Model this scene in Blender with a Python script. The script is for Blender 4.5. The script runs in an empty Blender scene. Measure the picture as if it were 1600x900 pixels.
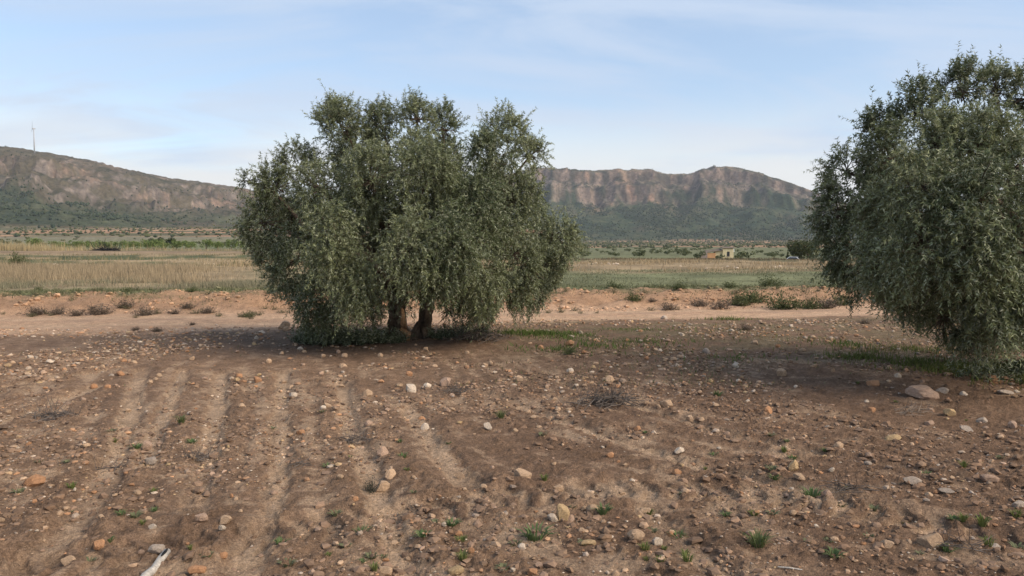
import bpy, math, random
import numpy as np
from mathutils import Vector, Matrix, Quaternion

sc = bpy.context.scene
R = math.radians
random.seed(7)
rng = np.random.default_rng(11)

# ------------------------------------------------------------------ camera, sky, sun, exposure
CAM_Z, FPX, PITCH = 1.6, 1186.0, math.atan(65 / 1186.0)      # focal length in pixels of a 1600 wide frame
cam_data = bpy.data.cameras.new("camera")
cam_data.sensor_width = 36.0
cam_data.lens = FPX / 1600.0 * 36.0
cam_data.clip_start = 0.05
cam_data.clip_end = 20000.0
cam = bpy.data.objects.new("camera", cam_data)
sc.collection.objects.link(cam)
cam.location = (0, 0, CAM_Z)
cam.rotation_euler = (R(90) - PITCH, 0, 0)
sc.camera = cam

SUN_EL, SUN_AZ = R(36), R(115)          # azimuth measured clockwise from +Y: behind the camera, to the right
SUN_STRENGTH, SUN_ANGLE = 3.6, R(46)
SKY_STRENGTH, EXPOSURE = 0.122, 0.6
world = bpy.data.worlds.new("World")
sc.world = world
world.use_nodes = True
wn, wl = world.node_tree.nodes, world.node_tree.links
wn.clear()
w_out = wn.new("ShaderNodeOutputWorld")
w_bg = wn.new("ShaderNodeBackground")
w_bg.inputs["Strength"].default_value = SKY_STRENGTH
w_sky = wn.new("ShaderNodeTexSky")
w_sky.sky_type = 'NISHITA'
w_sky.sun_disc = False
w_sky.sun_elevation = SUN_EL
w_sky.sun_rotation = SUN_AZ
w_sky.altitude = 600
w_sky.air_density = 1.15
w_sky.dust_density = 0.35
w_sky.ozone_density = 2.2
w_tc = wn.new("ShaderNodeTexCoord")
w_sep = wn.new("ShaderNodeSeparateXYZ")
wl.new(w_tc.outputs["Generated"], w_sep.inputs[0])


def wmath(op, a, b=None, c=None):
    n = wn.new("ShaderNodeMath")
    n.operation = op
    for i, v in enumerate((a, b, c)):
        if v is None:
            continue
        if isinstance(v, (int, float)):
            n.inputs[i].default_value = v
        else:
            wl.new(v, n.inputs[i])
    return n.outputs[0]


# thin high cloud: a noise field on a flat layer far overhead
w_den = wmath('ADD', wmath('MAXIMUM', w_sep.outputs[2], 0.0), 0.10)
w_u = wmath('DIVIDE', w_sep.outputs[0], w_den)
w_v = wmath('DIVIDE', w_sep.outputs[1], w_den)
w_cmb = wn.new("ShaderNodeCombineXYZ")
wl.new(w_u, w_cmb.inputs[0]); wl.new(w_v, w_cmb.inputs[1])
w_map = wn.new("ShaderNodeMapping")
w_map.inputs["Rotation"].default_value = (0, 0, R(40))
w_map.inputs["Location"].default_value = (3.1, 1.7, 0)
w_map.inputs["Scale"].default_value = (0.55, 1.15, 1)
wl.new(w_cmb.outputs[0], w_map.inputs[0])
w_n1 = wn.new("ShaderNodeTexNoise")
w_n1.inputs["Scale"].default_value = 1.0
w_n1.inputs["Detail"].default_value = 7.0
w_n1.inputs["Roughness"].default_value = 0.58
w_n1.inputs["Distortion"].default_value = 0.9
wl.new(w_map.outputs[0], w_n1.inputs["Vector"])
w_ramp = wn.new("ShaderNodeMapRange")
w_ramp.interpolation_type = 'SMOOTHSTEP'
w_ramp.inputs["From Min"].default_value = 0.37
w_ramp.inputs["From Max"].default_value = 0.63
w_ramp.inputs["To Min"].default_value = 0.36
w_ramp.inputs["To Max"].default_value = 0.90
wl.new(w_n1.outputs["Fac"], w_ramp.inputs["Value"])
w_mix = wn.new("ShaderNodeMixRGB")
wl.new(w_ramp.outputs[0], w_mix.inputs[0])
wl.new(w_sky.outputs[0], w_mix.inputs[1])
w_mix.inputs[2].default_value = (3.3, 3.95, 4.95, 1)
# a low bank of cream cloud all round the horizon
w_low = wn.new("ShaderNodeMapRange")
w_low.interpolation_type = 'SMOOTHSTEP'
w_low.inputs["From Min"].default_value = 0.20
w_low.inputs["From Max"].default_value = 0.07
w_low.inputs["To Min"].default_value = 0.0
w_low.inputs["To Max"].default_value = 1.0
wl.new(w_sep.outputs[2], w_low.inputs["Value"])
w_m2 = wn.new("ShaderNodeMapping")
w_m2.inputs["Scale"].default_value = (2.2, 2.2, 11.0)
w_m2.inputs["Location"].default_value = (0.4, 1.3, 0.0)
wl.new(w_tc.outputs["Generated"], w_m2.inputs[0])
w_n2 = wn.new("ShaderNodeTexNoise")
w_n2.inputs["Scale"].default_value = 1.3
w_n2.inputs["Detail"].default_value = 6.0
wl.new(w_m2.outputs[0], w_n2.inputs["Vector"])
w_r2 = wn.new("ShaderNodeMapRange")
w_r2.interpolation_type = 'SMOOTHSTEP'
w_r2.inputs["From Min"].default_value = 0.30
w_r2.inputs["From Max"].default_value = 0.54
wl.new(w_n2.outputs["Fac"], w_r2.inputs["Value"])
w_mix2 = wn.new("ShaderNodeMixRGB")
wl.new(wmath('MULTIPLY', w_low.outputs[0], w_r2.outputs[0]), w_mix2.inputs[0])
wl.new(w_mix.outputs[0], w_mix2.inputs[1])
w_mix2.inputs[2].default_value = (4.9, 4.95, 4.9, 1)
wl.new(w_mix2.outputs[0], w_bg.inputs["Color"])
wl.new(w_bg.outputs[0], w_out.inputs["Surface"])

sun_data = bpy.data.lights.new("sun", 'SUN')
sun_data.energy = SUN_STRENGTH
sun_data.angle = SUN_ANGLE
sun_data.color = (1.0, 0.85, 0.66)
sun = bpy.data.objects.new("sun", sun_data)
sc.collection.objects.link(sun)
sd = Vector((math.sin(SUN_AZ) * math.cos(SUN_EL), math.cos(SUN_AZ) * math.cos(SUN_EL), math.sin(SUN_EL)))
sun.rotation_euler = (-sd).to_track_quat('-Z', 'Y').to_euler()
sun.location = (30, -20, 40)

vs = sc.view_settings
vs.view_transform = 'Standard'
vs.look = 'None'
vs.gamma = 1.0
vs.exposure = EXPOSURE
vs.use_curve_mapping = False
sc.render.engine = 'CYCLES'
sc.cycles.use_denoising = True
sc.cycles.denoiser = 'OPENIMAGEDENOISE'
sc.cycles.max_bounces = 5
sc.cycles.diffuse_bounces = 3
sc.cycles.glossy_bounces = 2
sc.cycles.transmission_bounces = 3
sc.cycles.volume_bounces = 0
sc.cycles.use_adaptive_sampling = False

# ------------------------------------------------------------------ helpers
COL = sc.collection


def hash2(ix, iy, seed):
    h = (ix.astype(np.int64) * 374761393 + iy.astype(np.int64) * 668265263 + seed * 974634777) & 0xFFFFFFFF
    h = ((h ^ (h >> 13)) * 1274126177) & 0xFFFFFFFF
    h = ((h ^ (h >> 16)) * 2246822519) & 0xFFFFFFFF
    return ((h ^ (h >> 15)) & 0xFFFFFF) / float(0xFFFFFF)


def vnoise(x, y, seed=0):
    x = np.asarray(x, dtype=np.float64); y = np.asarray(y, dtype=np.float64)
    ix = np.floor(x); iy = np.floor(y)
    fx = x - ix; fy = y - iy
    fx = fx * fx * fx * (fx * (fx * 6 - 15) + 10); fy = fy * fy * fy * (fy * (fy * 6 - 15) + 10)
    a = hash2(ix, iy, seed); b = hash2(ix + 1, iy, seed)
    c = hash2(ix, iy + 1, seed); d = hash2(ix + 1, iy + 1, seed)
    return (a + (b - a) * fx) * (1 - fy) + (c + (d - c) * fx) * fy


def fbm(x, y, octv=4, seed=0, gain=0.5):
    s, amp, tot = 0.0, 1.0, 0.0
    for o in range(octv):
        s = s + amp * (vnoise(x * 2 ** o + 17.3 * o, y * 2 ** o - 9.1 * o, seed + o) * 2 - 1)
        tot += amp
        amp *= gain
    return s / tot


def ridged(x, y, octv=4, seed=0):
    s, amp, tot = 0.0, 1.0, 0.0
    for o in range(octv):
        s = s + amp * (1 - np.abs(vnoise(x * 2 ** o + 7.7 * o, y * 2 ** o + 3.1 * o, seed + o) * 2 - 1))
        tot += amp
        amp *= 0.5
    return s / tot


def sstep(a, b, x):
    t = np.clip((np.asarray(x, dtype=np.float64) - a) / (b - a), 0, 1)
    return t * t * (3 - 2 * t)


def lerp3(c0, c1, t):
    return c0 + (c1 - c0) * np.asarray(t)[..., None]


def C3(*c):
    return np.array(c, dtype=np.float64)


def np_mesh(name, V, F, mat=None, col=None, smooth=False):
    V = np.asarray(V, dtype=np.float32).reshape(-1, 3)
    F = np.asarray(F, dtype=np.int32)
    k = F.shape[1]
    me = bpy.data.meshes.new(name)
    me.vertices.add(len(V))
    me.vertices.foreach_set("co", V.ravel())
    me.loops.add(F.size)
    me.loops.foreach_set("vertex_index", F.ravel())
    me.polygons.add(len(F))
    me.polygons.foreach_set("loop_start", np.arange(0, F.size, k, dtype=np.int32))
    me.polygons.foreach_set("use_smooth", np.full(len(F), smooth, dtype=bool))
    if col is not None:
        a = me.attributes.new("col", 'FLOAT_COLOR', 'POINT')
        c = np.ones((len(V), 4), dtype=np.float32)
        c[:, :3] = col
        a.data.foreach_set("color", c.ravel())
    me.update(calc_edges=True)
    if mat:
        me.materials.append(mat)
    return me


def link(name, me, parent=None, loc=None):
    o = bpy.data.objects.new(name, me)
    COL.objects.link(o)
    if parent is not None:
        o.parent = parent
    if loc is not None:
        o.location = loc
    return o


def tag(o, label=None, cat=None, group=None, kind=None):
    if label: o["label"] = label
    if cat: o["category"] = cat
    if group: o["group"] = group
    if kind: o["kind"] = kind
    return o


def empty(name, loc, rz=0.0):
    o = bpy.data.objects.new(name, None)
    COL.objects.link(o)
    o.location = loc
    o.rotation_euler = (0, 0, rz)
    o.empty_display_size = 0.2
    return o


def copy_tree(o, parent=None):
    c = o.copy()
    COL.objects.link(c)
    c.parent = parent
    for ch in list(o.children):
        copy_tree(ch, c)
    return c


class MB:
    """collects polygons of any size for one mesh"""
    def __init__(self):
        self.v, self.f = [], []

    def add(self, vs_, fs):
        b = len(self.v)
        self.v += [tuple(p) for p in vs_]
        self.f += [tuple(b + i for i in f) for f in fs]

    def box(self, x0, x1, y0, y1, z0, z1):
        self.add([(x0, y0, z0), (x1, y0, z0), (x1, y1, z0), (x0, y1, z0), (x0, y0, z1), (x1, y0, z1), (x1, y1, z1), (x0, y1, z1)],
                 [(0, 3, 2, 1), (4, 5, 6, 7), (0, 1, 5, 4), (1, 2, 6, 5), (2, 3, 7, 6), (3, 0, 4, 7)])

    def tube(self, pts, radii, n=8, cap=True, bump=0.0, seed=0):
        pts = [Vector(p) for p in pts]
        rnd = random.Random(seed)
        rings = []
        up = Vector((0.13, 0.97, 0.21))
        for i, p in enumerate(pts):
            t = (pts[min(i + 1, len(pts) - 1)] - pts[max(i - 1, 0)]).normalized()
            a = t.cross(up)
            if a.length < 1e-4:
                a = t.cross(Vector((1, 0, 0)))
            a.normalize()
            b = t.cross(a)
            ring = []
            for k in range(n):
                an = 2 * math.pi * k / n
                rr = radii[i] * (1 + bump * (rnd.random() - .5) + bump * 0.8 * math.sin(3 * an + 0.4 * i + seed) + bump * .5 * math.sin(5 * an - .3 * i))
                ring.append(p + (a * math.cos(an) + b * math.sin(an)) * rr)
            rings.append(ring)
        vs_ = [v for r in rings for v in r]
        fs = []
        for i in range(len(rings) - 1):
            for k in range(n):
                k2 = (k + 1) % n
                fs.append((i * n + k, i * n + k2, (i + 1) * n + k2, (i + 1) * n + k))
        if cap:
            fs.append(tuple(range(n - 1, -1, -1)))
            fs.append(tuple((len(rings) - 1) * n + k for k in range(n)))
        self.add(vs_, fs)

    def mesh(self, name, mat, smooth=False):
        me = bpy.data.meshes.new(name)
        me.from_pydata(self.v, [], self.f)
        me.update()
        if smooth:
            me.polygons.foreach_set("use_smooth", np.ones(len(me.polygons), dtype=bool))
        me.materials.append(mat)
        return me

    def build(self, name, mat, parent=None, smooth=False):
        return link(name, self.mesh(name, mat, smooth), parent)


# ------------------------------------------------------------------ materials
def material(name, color=None, rough=0.9, spec=0.2, use_attr=False, noise=(), bump=None, transl=0.0, vary=0.0):
    """noise: list of (scale, low, high) brightness multipliers; bump: (scale, strength, distance)"""
    m = bpy.data.materials.new(name)
    m.use_nodes = True
    nt = m.node_tree
    n, l = nt.nodes, nt.links
    bs = n["Principled BSDF"]
    bs.inputs["Roughness"].default_value = rough
    bs.inputs["Specular IOR Level"].default_value = spec
    if use_attr:
        at = n.new("ShaderNodeAttribute")
        at.attribute_name = "col"
        cur = at.outputs["Color"]
    else:
        rgb = n.new("ShaderNodeRGB")
        rgb.outputs[0].default_value = (*color, 1)
        cur = rgb.outputs[0]
    tc = n.new("ShaderNodeTexCoord")
    for sc_, lo, hi in noise:
        nz = n.new("ShaderNodeTexNoise")
        nz.inputs["Scale"].default_value = sc_
        nz.inputs["Detail"].default_value = 5
        nz.inputs["Roughness"].default_value = 0.65
        l.new(tc.outputs["Object"], nz.inputs["Vector"])
        mr = n.new("ShaderNodeMapRange")
        mr.inputs["From Min"].default_value = 0.3
        mr.inputs["From Max"].default_value = 0.7
        mr.inputs["To Min"].default_value = lo
        mr.inputs["To Max"].default_value = hi
        l.new(nz.outputs["Fac"], mr.inputs["Value"])
        mx = n.new("ShaderNodeMixRGB")
        mx.blend_type = 'MULTIPLY'
        mx.inputs[0].default_value = 1.0
        l.new(cur, mx.inputs[1])
        l.new(mr.outputs[0], mx.inputs[2])
        cur = mx.outputs[0]
    if vary:
        oi = n.new("ShaderNodeObjectInfo")
        hs = n.new("ShaderNodeHueSaturation")
        mr = n.new("ShaderNodeMapRange")
        mr.inputs["To Min"].default_value = 1 - vary
        mr.inputs["To Max"].default_value = 1 + vary
        l.new(oi.outputs["Random"], mr.inputs["Value"])
        l.new(mr.outputs[0], hs.inputs["Value"])
        l.new(cur, hs.inputs["Color"])
        cur = hs.outputs[0]
    l.new(cur, bs.inputs["Base Color"])
    if bump:
        nz = n.new("ShaderNodeTexNoise")
        nz.inputs["Scale"].default_value = bump[0]
        nz.inputs["Detail"].default_value = 6
        nz.inputs["Roughness"].default_value = 0.7
        l.new(tc.outputs["Object"], nz.inputs["Vector"])
        bp = n.new("ShaderNodeBump")
        bp.inputs["Strength"].default_value = bump[1]
        bp.inputs["Distance"].default_value = bump[2]
        l.new(nz.outputs["Fac"], bp.inputs["Height"])
        l.new(bp.outputs[0], bs.inputs["Normal"])
    if transl:
        tr = n.new("ShaderNodeBsdfTranslucent")
        l.new(cur, tr.inputs["Color"])
        mxs = n.new("ShaderNodeMixShader")
        mxs.inputs[0].default_value = transl
        l.new(bs.outputs[0], mxs.inputs[1])
        l.new(tr.outputs[0], mxs.inputs[2])
        l.new(mxs.outputs[0], n["Material Output"].inputs["Surface"])
    return m


M = {}
M['soil'] = material("soil", use_attr=True, rough=0.95, spec=0.12, noise=[(6, .80, 1.2), (38, .62, 1.36), (140, .65, 1.36)], bump=(60, 1.0, 0.05))
M['far_ground'] = material("far_ground", use_attr=True, rough=0.95, spec=0.1, noise=[(0.35, .75, 1.25), (3, .7, 1.3)], bump=(1.2, 0.5, 0.3))
M['hill'] = material("hill", use_attr=True, rough=0.95, spec=0.05, noise=[(0.012, .8, 1.2), (0.07, .62, 1.38)], bump=(0.05, 0.9, 14.0))
M['leaf'] = material("olive_leaf", use_attr=True, rough=0.5, spec=0.35, transl=0.22)
M['plant'] = material("plant", use_attr=True, rough=0.7, spec=0.2, transl=0.25)
M['straw'] = material("straw", use_attr=True, rough=0.8, spec=0.15, transl=0.2)
M['bark'] = material("olive_bark", (0.115, 0.085, 0.062), rough=0.95, noise=[(3, .55, 1.5), (22, .5, 1.5)], bump=(18, 1.0, 0.05))
M['heartwood'] = material("bare_heartwood", (0.33, 0.2, 0.11), rough=0.9, noise=[(9, .5, 1.4), (40, .6, 1.4)], bump=(30, .8, 0.02))
M['twig'] = material("dry_twig", (0.10, 0.083, 0.072), rough=0.9, noise=[(8, .6, 1.5)])
M['twig_pale'] = material("pale_twig", (0.24, 0.19, 0.15), rough=0.9, noise=[(8, .6, 1.4)])
M['deadwood'] = material("dead_wood", (0.46, 0.42, 0.37), rough=0.85, noise=[(6, .65, 1.25), (70, .6, 1.25)], bump=(60, .7, 0.01))
M['char'] = material("charred_wood", (0.012, 0.012, 0.013), rough=0.8, noise=[(40, .6, 1.6)], bump=(50, .8, 0.01))
STONE_COLS = {'tan': (0.47, 0.325, 0.215), 'orange': (0.45, 0.245, 0.135), 'white': (0.60, 0.49, 0.385), 'grey': (0.40, 0.325, 0.265),
              'pink': (0.43, 0.295, 0.215), 'yellow': (0.47, 0.33, 0.185)}
for k, c in STONE_COLS.items():
    M['stone_' + k] = material("stone_" + k, c, rough=0.92, spec=0.15, noise=[(9, .68, 1.22), (60, .75, 1.2)], bump=(35, .7, 0.02), vary=0.16)
M['pebble'] = material("pebble", use_attr=True, rough=0.93, spec=0.12, noise=[(50, .75, 1.2)])
M['white_paint'] = material("white_paint", (0.78, 0.79, 0.8), rough=0.4, noise=[(0.3, .92, 1.04)])
M['tower_paint'] = material("tower_paint", (0.36, 0.37, 0.39), rough=0.45, noise=[(0.3, .92, 1.04)])
M['plaster'] = material("ochre_plaster", (0.66, 0.56, 0.35), rough=0.9, noise=[(0.8, .8, 1.12), (6, .85, 1.1)])
M['plaster_orange'] = material("orange_plaster", (0.52, 0.29, 0.15), rough=0.9, noise=[(0.8, .8, 1.15)])
M['stone_wall'] = material("rubble_wall", (0.27, 0.22, 0.2), rough=0.95, noise=[(2, .6, 1.3)], bump=(4, .8, .1))
M['roof_tile'] = material("weathered_roof", (0.15, 0.12, 0.09), rough=0.95, noise=[(1.5, .7, 1.3)])
M['glass'] = material("dark_glass", (0.03, 0.035, 0.045), rough=0.12, spec=0.5)
M['rubber'] = material("rubber", (0.02, 0.02, 0.02), rough=0.8)
M['car_paint'] = material("car_paint", (0.75, 0.76, 0.77), rough=0.25, spec=0.5, noise=[(1, .95, 1.03)])
M['metal'] = material("iron", (0.09, 0.09, 0.1), rough=0.5, noise=[(5, .8, 1.2)])
M['lamp'] = material("headlamp", (0.6, 0.62, 0.65), rough=0.1, spec=0.6)

# ------------------------------------------------------------------ terrain functions (metres; camera over the origin, looking along +Y)
def road_v(x, y):
    return y - (18.2 + 0.14 * x) - 0.35 * (vnoise(x * 0.16 + 5, y * 0 + 2, 3) * 2 - 1)


def furrow_u(x, y):
    a = 0.337 + 0.25 * np.clip(x + 1.0, 0, 5)
    return x + a * (y - 6.0) + 0.10 * fbm(x * 0.5, y * 0.5, 2, 41)


def ray_dir(px, py):
    dx, dy = (px - 800) / FPX, (450 - py) / FPX
    return np.array([dx, math.cos(PITCH) + dy * math.sin(PITCH), -math.sin(PITCH) + dy * math.cos(PITCH)])


def plane_hit(px, py, z=0.0):
    d = ray_dir(px, py)
    t = (z - CAM_Z) / d[2]
    return np.array([d[0] * t, d[1] * t, z])


TRACK = np.array([plane_hit(*p)[:2] for p in ((-60, 905), (120, 885), (280, 858), (420, 838), (560, 820), (700, 797), (820, 779), (940, 770), (1060, 768),
                                               (1180, 776), (1320, 792), (1460, 818), (1600, 850), (1720, 890))])


RUTS = [np.array([plane_hit(*p)[:2] for p in pl]) for pl in (
    ((222, 575), (212, 610), (200, 650), (188, 705), (150, 780), (95, 845), (20, 905)),
    ((285, 575), (262, 640), (235, 700), (225, 735)),
    ((345, 580), (340, 640), (325, 720), (300, 800)),
    ((442, 580), (438, 650), (440, 720), (425, 800), (380, 880)),
    ((535, 595), (545, 670), (575, 735), (600, 800), (622, 860), (630, 910)),
    ((640, 640), (680, 700), (735, 760)),
    ((760, 615), (850, 650), (960, 690), (1120, 735), (1300, 775)),
    ((880, 600), (1010, 640), (1150, 680), (1330, 715), (1600, 760)),
    ((1010, 800), (1060, 840), (1130, 900)),
    ((20, 600), (110, 585), (190, 572)), ((0, 660), (90, 625), (150, 600)))]


def rut_dist(x, y):
    best = np.full(np.shape(x), 9.0)
    for pl in RUTS:
        for (ax, ay), (bx, by) in zip(pl[:-1], pl[1:]):
            L = math.hypot(bx - ax, by - ay)
            tx, ty = (bx - ax) / L, (by - ay) / L
            q_ = np.clip((x - ax) * tx + (y - ay) * ty, 0, L)
            best = np.minimum(best, np.hypot(x - (ax + q_ * tx), y - (ay + q_ * ty)))
    return best


def track_dist(x, y):
    best = np.full(np.shape(x), 9.0)
    along = np.zeros(np.shape(x))
    side = np.zeros(np.shape(x))
    acc = 0.0
    for (ax, ay), (bx, by) in zip(TRACK[:-1], TRACK[1:]):
        L = math.hypot(bx - ax, by - ay)
        tx, ty = (bx - ax) / L, (by - ay) / L
        s = np.clip((x - ax) * tx + (y - ay) * ty, 0, L)
        ddx, ddy = x - (ax + s * tx), y - (ay + s * ty)
        d = np.hypot(ddx, ddy)
        m = d < best
        best = np.where(m, d, best)
        along = np.where(m, acc + s, along)
        side = np.where(m, -ddx * ty + ddy * tx, side)
        acc += L
    return best, along, side


L_FAR = ([0, 24, 50, 56, 66, 74, 84, 96, 120, 200, 300, 500, 700, 1000, 1300, 3000, 9000], [.33, .33, .40, .15, .5, .2, .62, .5, .7, .6, 1.5, 5, 10, 21, 33, 60, 60])
R_FAR = ([0, 24, 66, 72, 80, 110, 300, 600, 900, 1400, 2000, 2500, 9000], [.33, .33, .40, .42, .05, -1.9, -2.0, -.6, 1.6, 6, 13, 22, 40])

CREST_L = ([-900, -300, 0, 50, 100, 150, 200, 270, 330, 380, 420, 480, 560, 700, 900, 2600], [210, 221, 228, 235, 243, 252, 265, 279, 287, 294, 302, 318, 338, 372, 384, 384])
DIST_L = ([-900, 0, 200, 420, 560, 2600], [2300, 2400, 2650, 3100, 3300, 3300])
FOOT_L = ([-900, 100, 250, 420, 2600], [1280, 1300, 1550, 2100, 2300])
CREST_R = ([-900, 420, 560, 700, 780, 840, 870, 900, 930, 965, 990, 1030, 1060, 1080, 1095, 1112, 1130, 1150, 1160, 1185, 1200, 1215, 1240, 1256, 1270, 1320, 1400, 1600, 2600],
           [384, 375, 345, 305, 276, 264, 266, 268, 268, 266, 268, 273, 276.5, 273, 267, 263.5, 261.5, 263, 265.5, 271, 277, 281, 289, 298, 302, 318, 335, 346, 350])


def terrain(x, y, hills=True):
    x = np.asarray(x, dtype=np.float64); y = np.asarray(y, dtype=np.float64)
    Y = np.maximum(y, 0.5)
    p = 800 + FPX * x / Y
    v = road_v(x, y)
    # far shape
    side = sstep(560, 860, p)
    zl = np.interp(Y, *L_FAR); zr = np.interp(Y, *R_FAR)
    zfar = zl * (1 - side) + zr * side
    wob = fbm(x * 0.06, y * 0.03, 3, 60)
    zfar = zfar + np.where(Y > 40, wob * 0.12 * np.clip(Y / 60, 0, 1.5), 0)
    bank = sstep(1.55, 3.9, v + 0.55 * fbm(x * 0.7, y * 0.7, 3, 61))
    z = zfar * bank
    # bank erosion
    bm = sstep(1.3, 2.2, v) * (1 - sstep(3.8, 6.5, v))
    z = z + bm * (0.12 * fbm(x * 1.3, y * 1.6, 4, 62, 0.6) + 0.07 * (ridged(x * 3.2, y * 3.2, 4, 63) - .5))
    # field
    fld = 1 - sstep(-2.6, -1.5, v + 0.5 * fbm(x * 0.4, y * 0.4, 2, 64))
    z = z + 0.05 * fbm(x * 0.22, y * 0.22, 3, 65)
    u = furrow_u(x, y)
    ph = u / 0.47 + 0.34 * fbm(x * .8, y * .8, 3, 44)
    wave = np.cos(2 * np.pi * ph)
    amp = 0.012 * (0.35 + 1.0 * vnoise(x * 0.45, y * 0.3, 45)) * (1 - 0.75 * sstep(8, 12, y))
    near = fld
    z = z + near * amp * np.clip(wave, -0.75, 1) * (1 - 0.0 * x)
    rough = 0.022 * fbm(x * 2.6, y * 2.6, 3, 46, 0.6) + 0.020 * (ridged(x * 8, y * 8, 3, 47) - 0.5) + 0.020 * sstep(.1, .5, fbm(x * 17, y * 17, 3, 48, .6)) + .010 * fbm(x * 40, y * 40, 2, 49)
    z = z + near * rough * (0.7 + 0.3 * wave) * (1 - 0.5 * sstep(9, 16, y))
    # the tractor's turning track with its lug prints
    d, al, sd_ = track_dist(x, y)
    tm = (1 - sstep(0.15, 0.24, d)) * fld * (y < 9)
    lug = 0.5 + 0.5 * np.cos(2 * np.pi * (al / 0.17 + np.abs(sd_) * 2.6))
    z = z + tm * (-0.030 + 0.028 * sstep(0.45, 0.75, lug)) + fld * (y < 9) * 0.022 * np.exp(-((d - 0.27) / 0.06) ** 2)
    rd = rut_dist(x, y) + .05 * fbm(x * 3, y * 3, 2, 52)
    z = z + fld * (-.030 * (1 - sstep(.06, .11, rd)) + .016 * np.exp(-((rd - .20) / .06) ** 2))
    # road: ruts
    rm = sstep(-2.2, -1.4, v) * (1 - sstep(1.5, 2.1, v))
    z = z + rm * (-0.05 - 0.035 * np.exp(-((v - 0.75) / 0.28) ** 2) - 0.035 * np.exp(-((v + 0.75) / 0.28) ** 2) + 0.015 * fbm(x * 1.2, y * 2.5, 3, 66) + 0.006 * fbm(x * 9, y * 9, 2, 67))
    # far field roughness
    ff = sstep(4, 8, v)
    z = z + ff * (0.04 * fbm(x * 0.9, y * 0.9, 3, 68))
    if not hills:
        return z
    hz = hill_height(x, Y, p)
    return np.where(Y > 650, np.maximum(z, hz), z)


def hill_height(x, Y, p):
    out = np.full(np.shape(p), -50.0)
    # left mountain
    Yc = np.interp(p, *DIST_L); Yf = np.interp(p, *FOOT_L)
    yc = np.interp(p, *CREST_L)
    zc = CAM_Z + (385 - yc) / FPX * Yc
    s = (Y - Yf) / (Yc - Yf)
    n1 = fbm(x / 260, Y / 420, 4, 70)
    sw = s + 0.07 * n1 * np.clip(s * (1 - s) * 4, 0, 1)
    prof = np.interp(sw, [-.6, 0, .30, .52, .60, .66, .74, .80, 1.0, 1.12, 2.0], [-.12, 0.0, .15, .335, .44, .60, .70, .80, 1.0, .93, .2])
    zf = np.interp(Yf, [1300, 2300], [33, 52])
    z = zf + (zc - zf) * prof
    k = np.clip(s, 0, 1); bell = np.clip(4 * k * (1 - k), 0, 1)
    z = z + bell * (52 * (ridged(x / 190 + 0.25 * Y / 190, Y / 620, 4, 71) - 0.55) + 17 * fbm(x / 48, Y / 70, 4, 72, .6))
    crag = fbm(x / 95, Y / 150, 4, 74, .55)
    cm = sstep(.40, .5, s) * (1 - sstep(.70, .86, s))
    z = z + cm * (20 * sstep(.02, .14, crag) + 14 * sstep(.22, .30, crag) - 8)
    z = z + sstep(.35, .6, s) * (5.0 * fbm(x / 16, Y / 25, 3, 73))
    z = np.where(s < 0, zf + s * 300, z)
    out = np.maximum(out, np.where(zc > 10, z, -50))
    # far table mountain
    Yc = np.interp(p, [-900, 700, 1130, 1400, 2600], [3900, 3600, 3550, 3250, 3100])
    Yf = np.interp(p, [-900, 800, 1300, 2600], [2600, 2450, 2300, 2200])
    yc = np.interp(p, *CREST_R)
    zc = CAM_Z + (385 - yc) / FPX * Yc
    s = (Y - Yf) / (Yc - Yf)
    n1 = fbm(x / 210, Y / 900, 4, 75)
    sw = s + (0.055 * n1 + .030 * fbm(x / 60, Y / 400, 3, 79, .6)) * np.clip(s * (1 - s) * 5, 0, 1)
    prof = np.interp(sw, [-.6, 0, .25, .5, .70, .72, .755, .80, .865, .885, .905, .955, 1.0, 1.06, 2.0], [-.1, 0.0, .10, .255, .44, .46, .66, .71, .79, .93, .955, .985, 1.0, .97, .3])
    zf = 21.0
    z = zf + (zc - zf) * prof
    k = np.clip(s, 0, 1); bell = np.clip(4 * k * (1 - k), 0, 1)
    z = z + bell * (74 * (ridged(x / 210 - 0.35 * Y / 210, Y / 900, 4, 76) - 0.55) * sstep(0, .5, s) + 15 * fbm(x / 60, Y / 90, 4, 77, .6))
    z = z + sstep(.6, .75, s) * ((46 * bell + 3) * (ridged(x / 52, Y / 200, 3, 78) - 0.55) + 22 * bell * (ridged(x / 24, Y / 110, 2, 88) - .5))
    z = np.where(s < 0, zf + s * 300, z)
    out = np.maximum(out, np.where(zc > 10, z, -50))
    return out


def ground_point(px, py):
    """where the ray through a photo pixel meets the near ground"""
    z = 0.0
    far = py < 500
    for _ in range(9 if far else 2):
        h = plane_hit(px, py, z)
        zn = float(terrain(h[0], h[1], False))
        z = z + (0.6 if far else 1.0) * (zn - z)
    h = plane_hit(px, py, z)
    return np.array([h[0], h[1], float(terrain(h[0], h[1], False))])


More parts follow.
